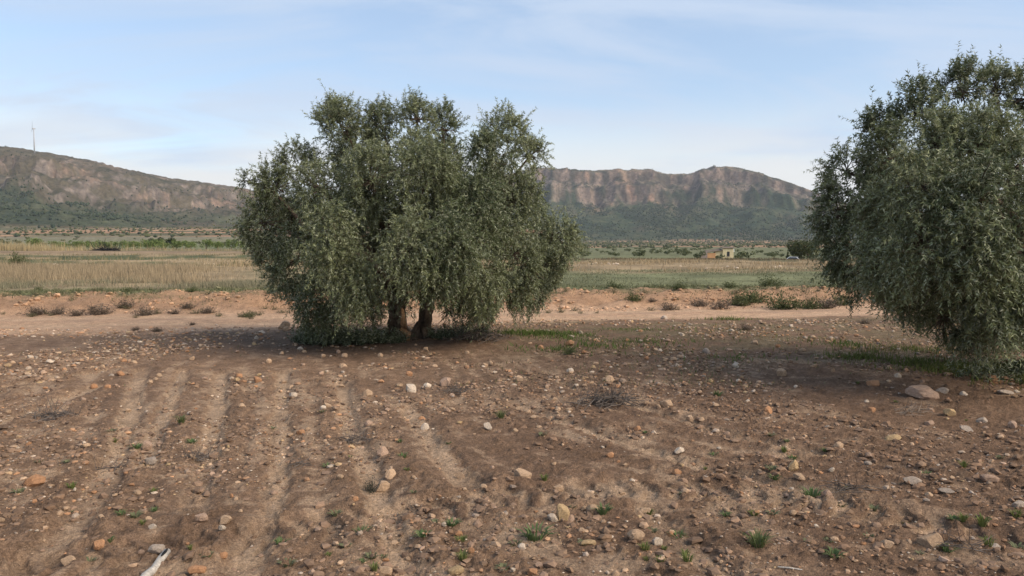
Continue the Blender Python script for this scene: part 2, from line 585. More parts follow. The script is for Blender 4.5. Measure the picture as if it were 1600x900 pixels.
# ------------------------------------------------------------------ ground colour (albedo only)
def ground_color(x, y):
    p = 800 + FPX * x / np.maximum(y, .5)
    v = road_v(x, y)
    u = furrow_u(x, y)
    ph = u / 0.47 + 0.34 * fbm(x * .8, y * .8, 3, 44)
    wave = np.cos(2 * np.pi * ph)
    n_big = fbm(x * 0.3, y * 0.3, 3, 80); n_mid = fbm(x * 1.7, y * 1.7, 4, 81, .6); n_fin = fbm(x * 8, y * 8, 3, 82, .65)
    dark = C3(.212, .134, .088); warm = C3(.318, .207, .135); sand = C3(.49, .345, .233)
    leftness = 1 - sstep(-1.2, 1.6, x - 0.12 * (y - 6) + 0.8 * n_big)
    c = lerp3(dark, warm, np.clip(.12 + .45 * leftness + .75 * n_mid + .35 * n_fin, 0, 1))
    trough = sstep(0.05, 0.75, -wave * .7 + 1.1 * n_mid + 1.0 * n_fin - 0.2) * (0.35 + 0.65 * sstep(-.25, .35, n_big + 0.4 * leftness)) * (1 - .6 * sstep(9, 13, y))
    c = lerp3(c, sand, np.clip(trough, 0, 1) * .55)
    patch = sstep(.22, .5, n_mid + .35 * n_fin) * .45
    c = lerp3(c, sand * .9, patch)
    d, al, sd_ = track_dist(x, y)
    lug = 0.5 + 0.5 * np.cos(2 * np.pi * (al / 0.17 + np.abs(sd_) * 2.6))
    tm = (1 - sstep(0.13, 0.23, d)) * (y < 9) * (1 - sstep(0.4, 0.7, lug)) * sstep(-.5, .2, n_big + n_mid)
    c = lerp3(c, sand * 1.02, tm * .75)
    rd = rut_dist(x, y) + .07 * n_mid + .07 * n_fin
    c = lerp3(c, sand * 1.03, (1 - sstep(.05, .105, rd)) * (.38 + .5 * sstep(-.25, .3, n_mid + n_big)))
    # weedy, mossy soil beyond the ploughing on the far side of the field
    weed = sstep(9, 12.5, y) * sstep(-1.5, 1.5, x) * sstep(-.35, .4, n_mid + .3 * n_big)
    c = lerp3(c, C3(.115, .105, .052), weed * .55)
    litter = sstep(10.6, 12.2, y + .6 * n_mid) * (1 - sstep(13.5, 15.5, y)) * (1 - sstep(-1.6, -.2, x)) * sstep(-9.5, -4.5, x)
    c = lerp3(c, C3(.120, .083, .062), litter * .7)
    # road
    rm = sstep(-2.9, -1.3, v + .7 * n_mid + 0.4 * n_big + .11 * np.clip(-x - 2, 0, 9))
    roadc = lerp3(C3(.48, .305, .195), C3(.56, .37, .245), np.clip(.5 + n_mid, 0, 1))
    rut = np.exp(-((np.abs(v) - 0.78) / 0.25) ** 2)
    roadc = lerp3(roadc, C3(.57, .405, .27), rut * .5)
    mid = np.exp(-(v / 0.35) ** 2) * sstep(-.2, .4, n_mid)
    roadc = lerp3(roadc, C3(.30, .20, .14), mid * .5)
    c = lerp3(c, roadc, rm)
    # bank of bare orange earth
    bm = sstep(1.5, 2.3, v + .4 * n_mid)
    bankc = lerp3(C3(.46, .28, .170), C3(.33, .205, .128), np.clip(.5 + 1.1 * n_mid, 0, 1))
    c = lerp3(c, bankc, bm)
    # far field
    side = sstep(330, 520, p + 60 * n_big)
    fb = fbm(x * .12, y * .22, 4, 83)
    yy = y * (1 + .16 * fb + .10 * fbm(x * .35, y * .5, 3, 85))
    tan = C3(.30, .225, .135); grn = C3(.135, .140, .075); dkg = C3(.075, .082, .042); brn = C3(.22, .155, .10)
    def bands(keys):
        ks = [k for k, _ in keys]
        cs = np.array([q for _, q in keys])
        return np.stack([np.interp(yy, ks, cs[:, i]) for i in range(3)], -1)
    cl = bands([(20, grn), (24, tan * .7), (44, tan), (46, dkg * 1.3), (58, dkg * 1.2), (61, tan), (74, tan), (76, dkg), (86, dkg * 1.2), (90, tan * .9), (130, brn), (190, grn), (320, grn * 1.1), (700, C3(.17, .15, .10))])
    cr = bands([(20, grn), (26, grn * 1.05), (36, grn), (40, tan * .85), (67, tan * .8), (70, dkg), (80, dkg * .9), (110, tan * .6), (240, grn * 1.1), (330, grn * .9), (700, grn * 1.0)])
    cf = lerp3(cl, cr, side)
    cf = cf * (1 + .35 * fbm(x * .5, y * .5, 4, 84)[..., None])
    fm = sstep(3.1, 4.6, v + 1.2 * n_mid)
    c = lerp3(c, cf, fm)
    return np.clip(c * (1 + .16 * n_fin)[..., None], 0.01, .9)


# ------------------------------------------------------------------ the setting: ground sheets on one shared grid
pc = np.concatenate([np.linspace(-1900, -120, 40, endpoint=False), np.linspace(-120, 1720, 580), np.linspace(1720, 3500, 41)[1:]])
yr = np.concatenate([1.25 * (3.2 / 1.25) ** np.linspace(0, 1, 24, endpoint=False),
                     1 / np.linspace(1 / 3.2, 1 / 26.0, 400)[:-1] if False else np.array([]),
                     ])
q = np.linspace(0, 1, 350)
yr = np.concatenate([yr, 1.0 / (1 / 3.2 + (1 / 13.0 - 1 / 3.2) * q[:-1])])
yr = np.concatenate([yr, np.linspace(13.0, 27.0, 100)[:-1], 27 * (720 / 27) ** np.linspace(0, 1, 80)])
PG, YG = np.meshgrid(pc, yr)
XG = (PG - 800) / FPX * YG
ZG = terrain(XG, YG, False)
CG = ground_color(XG, YG)
nr, ncol = PG.shape
idx = np.arange(nr * ncol).reshape(nr, ncol)
FQ = np.stack([idx[:-1, :-1], idx[:-1, 1:], idx[1:, 1:], idx[1:, :-1]], -1).reshape(-1, 4)
VG = np.stack([XG, YG, ZG], -1).reshape(-1, 3)
CGf = CG.reshape(-1, 3)
vf = road_v(VG[FQ].mean(1)[:, 0], VG[FQ].mean(1)[:, 1])


def sub_mesh(name, mask, mat, smooth=True):
    f = FQ[mask]
    used, inv = np.unique(f, return_inverse=True)
    me = np_mesh(name, VG[used], inv.reshape(-1, 4), mat, CGf[used], smooth)
    return tag(link(name, me), kind='structure')


sub_mesh("ploughed_field", vf < -1.8, M['soil'])
sub_mesh("dirt_road", (vf >= -1.8) & (vf < 1.8), M['soil'])
sub_mesh("road_bank", (vf >= 1.8) & (vf < 4.6), M['soil'])
sub_mesh("far_field", vf >= 4.6, M['far_ground'])
sk = MB()
sk.add([(-90, -60, -.4), (90, -60, -.4), (90, 12, -.4), (-90, 12, -.4)], [(0, 1, 2, 3)])
g_ = sk.build("ground", material("back_soil", (.16, .105, .073), rough=.95, noise=[(3, .7, 1.3)]))
tag(g_, kind='structure')

# hills
hp = np.concatenate([np.linspace(-1300, -60, 60, endpoint=False), np.linspace(-60, 1660, 560), np.linspace(1660, 2700, 51)[1:]])
hy = np.concatenate([np.linspace(690, 1250, 26, endpoint=False), np.linspace(1250, 3050, 105, endpoint=False), np.linspace(3050, 3800, 85), np.linspace(3800, 5200, 12)[1:]])
HP, HY = np.meshgrid(hp, hy)
HX = (HP - 800) / FPX * HY
HZ = terrain(HX, HY, True)
hill_z_near = HY < 720
HZ = np.where(hill_z_near, HZ - 0.25, HZ)
gy, gx = np.gradient(HZ)
dY = np.gradient(HY, axis=0); dX = np.gradient(HX, axis=1)
slope = np.sqrt((gy / dY) ** 2 + (gx / dX) ** 2)


def hill_color(X, Y, P, Z, sl):
    n1 = fbm(X / 120, Y / 160, 4, 90); n2 = fbm(X / 30, Y / 40, 4, 91, .6); n3 = fbm(X / 300, Y / 300, 3, 92)
    n4 = fbm(X / 13, Y / 22, 3, 95, .65)
    rock = lerp3(C3(.125, .105, .092), C3(.31, .25, .205), np.clip(.45 + n2 * 1.3 + n4 * .9, 0, 1))
    strata = vnoise(X / 260 + Z / 60, Z / 7.5, 98) * .6 + vnoise(X / 90, Z / 3.5, 99) * .4
    rock = rock * (.66 + .68 * strata)[..., None]
    rock = lerp3(rock, C3(.42, .25, .155), sstep(.25, .6, n1 + .5 * n2 + .3 * n4) * .42)
    scrub = lerp3(C3(.145, .122, .085), C3(.068, .070, .042), np.clip(.5 + n2 * 1.1 + n4 * .8, 0, 1))
    forest = lerp3(C3(.032, .050, .028), C3(.085, .092, .050), np.clip(.4 + n2 + .7 * n1, 0, 1))
    # left mountain
    Yc = np.interp(P, *DIST_L); Yf = np.interp(P, *FOOT_L)
    s = (Y - Yf) / (Yc - Yf)
    rk = np.clip(sstep(.46, .72, sl + .25 * n2) * sstep(.40, .55, s) + sstep(.90, .96, s + .05 * n1) * .8 * sstep(80, 200, P), 0, 1)
    rk = rk * (.35 + .65 * sstep(-.25, .25, n1 + n2 + .4 * n4))
    rk = np.maximum(rk, sstep(.3, .6, n1 + .7 * n2) * sstep(.5, .62, s) * .5)
    cl = lerp3(scrub * C3(.74, .72, .66), rock * .66, rk * sstep(-.35, .35, n2 + .5 * n4 + .3 * n1) * .95)
    fo = sstep(-.02, .05, s + .06 * n2) * (1 - sstep(.40, .56, s + .16 * n1 + .12 * n2)) * (1 - sstep(150, 330, P - 90 * n1))
    cl = lerp3(cl, forest, fo * .9)
    fo2 = sstep(.08, .16, s) * (1 - sstep(.30, .5, s + .12 * n1)) * sstep(.0, .3, n1 + .25) * sstep(200, 300, P)
    cl = lerp3(cl, forest * 1.4, fo2 * .5)
    # right mountain
    Yc = np.interp(P, [-900, 700, 1130, 1400, 2600], [3900, 3600, 3550, 3250, 3100]); Yf = np.interp(P, [-900, 800, 1300, 2600], [2600, 2450, 2300, 2200])
    s2 = (Y - Yf) / (Yc - Yf)
    rk2 = np.clip(sstep(.62, .78, s2 + .10 * n1 + .09 * n2 - .06 * sstep(1080, 1260, P)) * (.55 + .45 * sstep(.35, .7, sl)), 0, 1)
    r2 = lerp3(rock * C3(.70, .66, .64), C3(.06, .060, .046), sstep(-.05, .3, -n2 + .25 * n1 + .4 * n4) * .7)
    r2 = lerp3(r2, C3(.33, .235, .165), sstep(.865, .90, s2 + .03 * n1) * sstep(-.25, .25, n3 + n2) * .75)
    cr = lerp3(lerp3(forest, scrub * .8, sstep(.15, .5, n1 + .4 * n2) * .7), r2, rk2)
    isr = (P > 560)
    hc = np.where(isr[..., None], cr, cl)
    ss = np.where(isr, s2, s)
    # valley floor in front of the mountains
    fl = 1 - sstep(-.03, .04, ss + .02 * n1)
    strip = vnoise(X / 200, Y / 85, 93); strip2 = vnoise(X / 120, Y / 38, 94)
    val = lerp3(C3(.15, .135, .085), C3(.10, .11, .058), np.clip(strip2 * 1.4 - .2, 0, 1))
    val = lerp3(val, C3(.42, .25, .155), sstep(.52, .62, strip) * .85)
    val = lerp3(val, C3(.33, .25, .165), sstep(.70, .8, strip2) * .6)
    return np.clip(lerp3(hc, val, fl), .01, .8), fo, rk, rk2, s, s2


HC, h_fo, h_rk, h_rk2, h_s, h_s2 = hill_color(HX, HY, HP, HZ, slope)
nr, ncol = HP.shape
idx = np.arange(nr * ncol).reshape(nr, ncol)
FH = np.stack([idx[:-1, :-1], idx[:-1, 1:], idx[1:, 1:], idx[1:, :-1]], -1).reshape(-1, 4)
tag(link("hills", np_mesh("hills", np.stack([HX, HY, HZ], -1).reshape(-1, 3), FH, M['hill'], HC.reshape(-1, 3), True)), kind='structure')

# ------------------------------------------------------------------ scatter tool
OCTA_V = np.array([(1, 0, .35), (0, 1, .35), (-1, 0, .35), (0, -1, .35), (0, 0, 1.0), (0, 0, -.25)], float)
OCTA_F = np.array([(0, 1, 4), (1, 2, 4), (2, 3, 4), (3, 0, 4), (1, 0, 5), (2, 1, 5), (3, 2, 5), (0, 3, 5)])
t_ = (1 + 5 ** .5) / 2
ICO_V = np.array([(-1, t_, 0), (1, t_, 0), (-1, -t_, 0), (1, -t_, 0), (0, -1, t_), (0, 1, t_), (0, -1, -t_), (0, 1, -t_), (t_, 0, -1), (t_, 0, 1), (-t_, 0, -1), (-t_, 0, 1)]) / math.sqrt(1 + t_ * t_)
ICO_F = np.array([(0, 11, 5), (0, 5, 1), (0, 1, 7), (0, 7, 10), (0, 10, 11), (1, 5, 9), (5, 11, 4), (11, 10, 2), (10, 7, 6), (7, 1, 8), (3, 9, 4), (3, 4, 2), (3, 2, 6), (3, 6, 8), (3, 8, 9), (4, 9, 5), (2, 4, 11), (6, 2, 10), (8, 6, 7), (9, 8, 1)])


def scatter(name, tv, tf, pos, size, col, mat, jitter=0.25, smooth=False, colj=0.0):
    """many copies of one small template as one mesh; size (N,3)"""
    N = len(pos)
    an = rng.uniform(0, 2 * np.pi, N)
    ca, sa = np.cos(an), np.sin(an)
    V = np.repeat(tv[None], N, 0) * (1 + jitter * rng.uniform(-1, 1, (N, len(tv), 1)))
    V = V * size[:, None, :]
    X = V[..., 0] * ca[:, None] - V[..., 1] * sa[:, None]
    Yv = V[..., 0] * sa[:, None] + V[..., 1] * ca[:, None]
    V = np.stack([X, Yv, V[..., 2]], -1) + pos[:, None, :]
    F = (tf[None] + (np.arange(N) * len(tv))[:, None, None]).reshape(-1, tf.shape[1])
    Cc = np.repeat(col[:, None, :], len(tv), 1)
    if colj:
        Cc = Cc * (1 + colj * rng.uniform(-1, 1, (N, len(tv), 1)))
    return np_mesh(name, V.reshape(-1, 3), F, mat, Cc.reshape(-1, 3), smooth)


# distant woods and scrub on the slopes, one mass
def pick(weight, n):
    w = (weight * HY).ravel()      # grid cells grow with depth
    w = np.clip(w, 0, None)
    i = rng.choice(w.size, n, p=w / w.sum())
    jx, jy = rng.uniform(-.5, .5, n), rng.uniform(-.5, .5, n)
    X = HX.ravel()[i] + jx * dX.ravel()[i]
    Yp = HY.ravel()[i] + jy * dY.ravel()[i]
    return X, Yp


vis = (HP > -80) & (HP < 1680)
forest_w = vis * np.where(HP < 560, h_fo + .22 * (h_s > .03) * (h_s < .98), (h_s2 > -.02) * (1 - h_rk2) * 1.0 + .25 * (h_s2 > .6) * (h_s2 < .98))
forest_w = forest_w * np.clip(.45 + 1.4 * fbm(HX / 110, HY / 170, 3, 96) + .5 * fbm(HX / 35, HY / 50, 2, 97), .06, 1)
fx, fy = pick(forest_w, 24000)
fz = terrain(fx, fy)
n_ = len(fx)
hs_here = np.interp(fz, [20, 120, 200], [1.0, 1.0, .55])
h = rng.uniform(2.6, 7.5, n_) * hs_here
sz = np.stack([h * rng.uniform(.45, .7, n_), h * rng.uniform(.45, .7, n_), h], -1)
fc = lerp3(C3(.022, .040, .022), C3(.058, .074, .034), rng.random(n_))
tag(link("forest", scatter("forest", OCTA_V, OCTA_F, np.stack([fx, fy, fz], -1), sz, fc, M['plant'])), 'dark pine forest and scrub covering the mountain slopes', 'forest', kind='stuff')
val_w = vis * np.where(HP < 560, h_s < .02, h_s2 < .02) * (HY < 2450)
fx, fy = pick(val_w, 6500)
fz = terrain(fx, fy)
n_ = len(fx)
h = rng.uniform(1.0, 3.6, n_)
sz = np.stack([h * rng.uniform(.6, 1.1, n_), h * rng.uniform(.6, 1.1, n_), h * .9], -1)
fc = lerp3(C3(.045, .062, .030), C3(.13, .135, .06), rng.random(n_))
tag(link("valley_scrub", scatter("valley_scrub", OCTA_V, OCTA_F, np.stack([fx, fy, fz], -1), sz, fc, M['plant'])), 'green scrub and orchards speckling the far valley floor', 'scrub', kind='stuff')
# ------------------------------------------------------------------ olive trees
LEAF_V = np.array([(.12, .5), (1, 0), (0, -.5)])


def grow_leaves(starts, dirs, lens, droop, per, Lr, Wr, cols, sideways=1.05):
    """leaves set along drooping twigs; returns verts, faces, colours"""
    T = len(starts)
    t = (np.arange(per)[None] + rng.random((T, per))) / per
    t = .08 + .92 * t
    pos = starts[:, None] + dirs[:, None] * (lens[:, None] * t)[..., None]
    pos[..., 2] -= (droop[:, None] * lens[:, None] * t ** 2)
    tan = np.repeat(dirs[:, None], per, 1).copy()
    tan[..., 2] -= 2 * droop[:, None] * t
    tan /= np.linalg.norm(tan, axis=-1, keepdims=True)
    rnd = rng.normal(size=(T, per, 3))
    rnd -= (rnd * tan).sum(-1, keepdims=True) * tan
    rnd /= np.linalg.norm(rnd, axis=-1, keepdims=True) + 1e-9
    ld = tan * rng.uniform(.15, .9, (T, per, 1)) + rnd * rng.uniform(.4, 1.0, (T, per, 1)) * sideways
    ld[..., 2] -= .18
    ld /= np.linalg.norm(ld, axis=-1, keepdims=True)
    r2 = rng.normal(size=(T, per, 3))
    wd = np.cross(ld, r2)
    wd /= np.linalg.norm(wd, axis=-1, keepdims=True) + 1e-9
    L = rng.uniform(*Lr, (T, per, 1)); W = rng.uniform(*Wr, (T, per, 1))
    pos = pos.reshape(-1, 1, 3); ld = (ld * L).reshape(-1, 1, 3); wd = (wd * W).reshape(-1, 1, 3)
    V = pos + ld * LEAF_V[None, :, :1] + wd * LEAF_V[None, :, 1:]
    N = len(V)
    F = np.arange(N * 3).reshape(N, 3)
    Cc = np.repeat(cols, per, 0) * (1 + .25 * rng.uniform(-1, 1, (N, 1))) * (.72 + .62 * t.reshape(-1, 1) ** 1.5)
    silver = rng.random(N) < .30
    Cc[silver] = Cc[silver] * .35 + np.array([.225, .235, .170]) * rng.uniform(.75, 1.15, (silver.sum(), 1))
    return V.reshape(-1, 3), F, np.repeat(Cc, 3, 0)


def px_world(px, py, Y):
    d = ray_dir(px, py)
    t = Y / d[1]
    return np.array([d[0] * t, Y, CAM_Z + d[2] * t])


def curve_pts(a, b, sag, n=7, seed=0):
    rnd = random.Random(seed)
    a, b = Vector(a), Vector(b)
    out = []
    L = (b - a).length
    for i in range(n):
        t = i / (n - 1)
        p = a.lerp(b, t)
        p.z += sag * math.sin(math.pi * t)
        if 0 < i < n - 1:
            p += Vector((rnd.uniform(-1, 1), rnd.uniform(-1, 1), rnd.uniform(-1, 1))) * .045 * L
        out.append(p)
    return out


def olive(base, lobes, trunks, n_leaves, label, seed, suckers, skirt, shift, limb_every=2):
    root = empty("olive_tree", tuple(base))
    tag(root, label, "tree", "old olive trees on the ploughed field")
    B = np.array(base)
    tops = []
    for k, (tb, tt, r0, r1) in enumerate(trunks):
        tb, tt = np.array(tb) - B, np.array(tt) - B
        pts = curve_pts(tb - np.array([0, 0, .12]), tt, .0, 12, seed + k)
        rad = [r1 + (r0 - r1) * (1 - i / 11) ** 1.3 + .10 * max(0, 1 - i / 2.2) * r0 / .2 for i in range(12)]
        mb = MB()
        mb.tube(pts, rad, 22, bump=.26, seed=seed + k)
        tr = mb.build("trunk", M['bark'], root, True)
        tops.append(Vector(tt))
        for q_ in range(5):
            an = 2 * math.pi * q_ / 5 + random.uniform(-.4, .4)
            dr = Vector((math.cos(an), math.sin(an), 0))
            b0_ = Vector(tb)
            mb = MB()
            mb.tube([b0_ + dr * r0 * .35 + Vector((0, 0, .26)), b0_ + dr * r0 * .95 + Vector((0, 0, .12)), b0_ + dr * r0 * 1.5 + Vector((0, 0, .03)), b0_ + dr * r0 * 2.3 + Vector((0, 0, -.05))],
                    [r0 * .42, r0 * .40, r0 * .28, r0 * .12], 8, bump=.2, seed=q_)
            mb.build("root", M['bark'], tr, True)
        if k == 0:
            # a torn strip of bare heartwood on the side facing the road's right
            mb = MB()
            pp = [Vector(p) + Vector((rad[i] * .62, -rad[i] * .62, 0)) for i, p in enumerate(pts[1:9])]
            mb.tube(pp, [.05, .068, .075, .07, .066, .06, .05, .03], 7, bump=.3, seed=3)
            mb.build("bare_wood", M['heartwood'], tr, True)
    centres, radii = [], []
    for (lx, ly, dy, rp) in lobes:
        Yd = B[1] + dy
        centres.append(px_world(lx + shift[0], ly + shift[1] * np.clip((420 - ly) / 250, 0, 1), Yd) - B)
        radii.append(.87 * rp / FPX * Yd)
    centres, radii = np.array(centres), np.array(radii)
    for i in range(0, len(centres), limb_every):
        c = centres[i]
        t = min(tops, key=lambda q_: (q_ - Vector(c)).length)
        start = t - Vector((0, 0, .25 * random.random()))
        pts = curve_pts(start, c, .18, 8, seed + 50 + i)
        mb = MB()
        L = (Vector(c) - start).length
        r0 = .035 + .012 * L
        mb.tube(pts, [r0 * (1 - .78 * j / 7) for j in range(8)], 7, bump=.12, seed=i)
        mb.build("limb", M['bark'], root, True)
    # thin branches inside every lobe
    mb = MB()
    for c, r in zip(centres, radii):
        for k in range(14):
            d = Vector(rng.normal(size=3)).normalized()
            d.z = d.z * .7 + (.25 if c[2] > 1.6 else -.3)
            e = Vector(c) + d * r * random.uniform(.7, 1.12)
            s = Vector(c) - d * r * .3
            mb.tube(curve_pts(s, e, .03, 4, k), [.010, .008, .006, .003], 3, cap=False)
    tag(mb.build("branchlets", M['bark'], root), kind='stuff')
    # crown
    cz = centres[:, 2]
    w = radii ** 2
    w = w / w.sum()
    per = 26
    V_all, F_all, C_all, off = [], [], [], 0
    mid = np.array([centres[:, 0].mean(), centres[:, 1].mean(), 1.9])
    zmin, zmax = cz.min(), cz.max()
    for i, (c, r) in enumerate(zip(centres, radii)):
        hgt = np.clip((c[2] - zmin) / (zmax - zmin), 0, 1)
        T = max(30, int(n_leaves * w[i] / per * rng.uniform(.75, 1.2) * (1.12 - .5 * hgt ** 2)))
        # sprays: groups of twigs leaving one point give tufts with gaps between
        ns = max(6, T // 11)
        sp = rng.normal(size=(ns, 3))
        out_d = c - mid
        out_d = out_d / (np.linalg.norm(out_d) + 1e-6)
        sp += out_d * .55
        sp /= np.linalg.norm(sp, axis=1, keepdims=True)
        which = rng.integers(0, ns, T)
        d = sp[which] + .24 * rng.normal(size=(T, 3))
        d /= np.linalg.norm(d, axis=1, keepdims=True)
        rad_f = (rng.uniform(.45, .92, ns)[which] + rng.normal(size=T) * .06)
        start = c + d * (r * rad_f)[:, None] * np.array([.93, .93, 1.0 + .32 * np.clip(1.4 - 1.5 * hgt, 0, 1)])
        g = d * .55 + rng.normal(size=(T, 3)) * .42
        up = np.where(rng.random(T) < .25 + .65 * hgt ** 1.5, .55 + .5 * hgt, -.75)
        g[:, 2] += up
        g /= np.linalg.norm(g, axis=1, keepdims=True)
        lens = rng.uniform(.10, .29, T) * (1.0 + .25 * (1 - hgt)) * np.where(rng.random(T) < .03 + .05 * hgt, 1.7, 1)
        droop = rng.uniform(.15, .75, T) * (1.15 - .85 * hgt)
        tint = rng.random()
        base_c = lerp3(C3(.060, .080, .032), C3(.195, .215, .105), np.full(T, tint * .75) + .25 * rng.random(T))
        v_, f_, c_ = grow_leaves(start, g, lens, droop, per, (.034, .062), (.0115, .0175), base_c)
        V_all.append(v_); F_all.append(f_ + off); C_all.append(c_); off += len(v_)
    # hanging strands along the skirt
    low = [i for i in range(len(centres)) if cz[i] < 1.25]
    if low:
        T = 240
        ii = rng.choice(low, T)
        a = rng.uniform(0, 2 * np.pi, T)
        start = centres[ii] + np.stack([np.cos(a), np.sin(a), rng.uniform(-.7, -.1, T)], -1) * radii[ii][:, None] * rng.uniform(.5, .95, (T, 1))
        g = np.stack([rng.normal(size=T) * .25, rng.normal(size=T) * .25, -np.ones(T)], -1)
        g /= np.linalg.norm(g, axis=1, keepdims=True)
        room = np.clip(start[:, 2] - .06, .1, .6)
        v_, f_, c_ = grow_leaves(start, g, np.minimum(rng.uniform(.25, .6, T), room), np.zeros(T), 30, (.04, .07), (.010, .016), np.tile(C3(.07, .085, .05), (T, 1)))
        V_all.append(v_); F_all.append(f_ + off); C_all.append(c_); off += len(v_)
    V_all = np.concatenate(V_all); F_all = np.concatenate(F_all); C_all = np.concatenate(C_all)
    # the browsed, ragged underside of the crown
    sx = np.array([px_world(a_, b_, B[1] - .5) - B for a_, b_ in skirt])
    lp = V_all.reshape(-1, 3, 3)[:, 0]
    rag = .42 * fbm(lp[:, 0] * 3.2, lp[:, 1] * 3.2, 3, seed + 9) + .06 * rng.normal(size=len(lp)) - .04
    ok = lp[:, 2] > np.interp(lp[:, 0], sx[:, 0], sx[:, 2]) + rag
    V_all = V_all.reshape(-1, 3, 3)[ok].reshape(-1, 3); C_all = C_all.reshape(-1, 3, 3)[ok].reshape(-1, 3)
    F_all = np.arange(len(V_all)).reshape(-1, 3)
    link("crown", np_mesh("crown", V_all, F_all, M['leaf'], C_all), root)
    # suckers sprouting round the foot
    if suckers:
      for cx, cy, rx, ry, T in suckers:
        a = rng.uniform(0, 2 * np.pi, T); rr = np.sqrt(rng.random(T))
        X = cx + rx * rr * np.cos(a); Yv = cy + ry * rr * np.sin(a)
        start = np.stack([X, Yv, terrain(X, Yv, False)], -1) - B
        g = np.stack([rng.normal(size=T) * .45, rng.normal(size=T) * .45, np.ones(T)], -1)
        g /= np.linalg.norm(g, axis=1, keepdims=True)
        v_, f_, c_ = grow_leaves(start, g, rng.uniform(.08, .50, T) * (1.1 - .6 * rr), rng.uniform(0, .3, T), 14, (.045, .08), (.010, .016), np.tile(C3(.068, .088, .045), (T, 1)))
        link("sucker_shoots", np_mesh("sucker_shoots", v_, f_, M['leaf'], c_), root)
    return root


T1 = ground_point(636, 533)
LOBES1 = [(540, 205, 0, 52), (520, 185, .3, 36), (595, 200, .3, 48), (650, 188, 0, 48), (690, 205, .5, 46), (785, 215, 0, 50), (825, 245, .4, 40), (760, 255, -.6, 52),
          (465, 265, .2, 46), (430, 295, 0, 42), (408, 350, 0, 46), (420, 395, .4, 40), (500, 300, -.8, 58), (580, 285, -1.0, 64), (665, 280, -1.2, 66),
          (740, 330, -1.2, 58), (800, 315, 0, 56), (866, 372, 0, 42), (850, 415, .3, 42), (800, 400, -.5, 58), (520, 375, -1.7, 60), (460, 410, -.6, 54),
          (560, 435, -1.6, 58), (640, 395, -1.9, 64), (705, 385, -1.8, 60), (745, 430, -1.0, 52), (500, 455, -1.0, 46), (575, 470, -.9, 34), (520, 485, -.6, 32),
          (650, 432, -1.6, 46), (720, 462, -.6, 40), (780, 450, -.2, 42), (828, 455, .1, 26), (488, 490, -.3, 24), (700, 490, .4, 26), (760, 490, .2, 28),
          (600, 300, -.3, 58), (685, 325, -.4, 58), (640, 250, -.3, 52), (560, 330, -.2, 56), (388, 285, .1, 14), (560, 260, 1.2, 66), (680, 275, 1.4, 76), (760, 320, 1.3, 66), (500, 350, 1.2, 66), (620, 370, .5, 80), (700, 425, 1.0, 62), (560, 420, .8, 62), (450, 345, .8, 48), (828, 370, 1.0, 52)]
tr1 = [(ground_point(622, 532), px_world(622, 455, T1[1] + .05), .165, .13), (ground_point(660, 527), px_world(668, 452, T1[1] + .35), .13, .105)]
olive(T1, LOBES1, tr1, 540000, "broad olive tree with two trunks and drooping crown, standing clear in the open field", 5, [(T1[0] - .95, T1[1] - .15, .95, .40, 800), (T1[0] + .85, T1[1] + .25, .55, .35, 260)],
      [(360, 395), (385, 430), (440, 465), (470, 515), (530, 520), (560, 500), (590, 482), (612, 470), (680, 468), (700, 500), (755, 518), (790, 470), (815, 495), (840, 485), (865, 455), (890, 420), (915, 400)], (2, 0))

T2 = ground_point(1650, 592)
LOBES2 = [(1330, 262, .3, 44), (1318, 330, .3, 46), (1335, 388, .2, 46), (1345, 430, .2, 38), (1382, 195, .3, 38), (1395, 245, 0, 54), (1440, 165, .2, 50), (1508, 135, .2, 46),
          (1562, 135, .3, 46), (1610, 145, .3, 58), (1470, 220, -.5, 62), (1540, 220, -.6, 68), (1450, 290, -1.0, 64), (1400, 330, -.4, 58), (1530, 300, -1.3, 70),
          (1590, 260, -1.0, 70), (1400, 400, -.6, 58), (1450, 380, -1.2, 64), (1520, 380, -1.5, 70), (1590, 360, -1.5, 75), (1425, 448, -.3, 46), (1480, 445, -1.0, 58),
          (1550, 455, -1.3, 62), (1610, 450, -1.3, 62), (1480, 500, -.7, 36), (1530, 505, -.8, 40), (1590, 500, -.8, 44), (1385, 465, .2, 26),
          (1680, 200, 0, 85), (1690, 300, -.8, 88), (1690, 400, -1.0, 88), (1760, 300, 0, 100), (1770, 420, 0, 90), (1690, 150, .3, 70), (1860, 360, 0, 90),
          (1420, 300, 1.2, 78), (1500, 250, 1.4, 88), (1500, 390, 1.2, 84), (1400, 380, 1.0, 58), (1600, 350, 1.5, 96), (1450, 450, .8, 50), (1560, 470, .8, 56), (1680, 450, .8, 80)]
tr2 = [(T2, px_world(1655, 470, T2[1] + .1), .24, .18)]
olive(T2, LOBES2, tr2, 430000, "large dark olive tree cut by the frame's right side, branches hanging low", 31, [(T2[0] - .3, T2[1], .9, .5, 200)],
      [(1260, 365), (1290, 405), (1330, 440), (1372, 482), (1402, 458), (1435, 480), (1472, 540), (1515, 535), (1550, 508), (1580, 515), (1610, 545), (1950, 540)], (-6, 12))

# ------------------------------------------------------------------ stones
def ico_sub(v, f):
    v = [tuple(p) for p in v]
    cache, nf = {}, []
    def midp(a, b):
        k = (min(a, b), max(a, b))
        if k not in cache:
            m_ = (Vector(v[a]) + Vector(v[b])).normalized()
            v.append(tuple(m_)); cache[k] = len(v) - 1
        return cache[k]
    for a, b, c in f:
        ab, bc, ca_ = midp(a, b), midp(b, c), midp(c, a)
        nf += [(a, ab, ca_), (b, bc, ab), (c, ca_, bc), (ab, bc, ca_)]
    return np.array(v), np.array(nf)


ICO1 = ico_sub(ICO_V, ICO_F)
ICO2 = ico_sub(*ICO1)


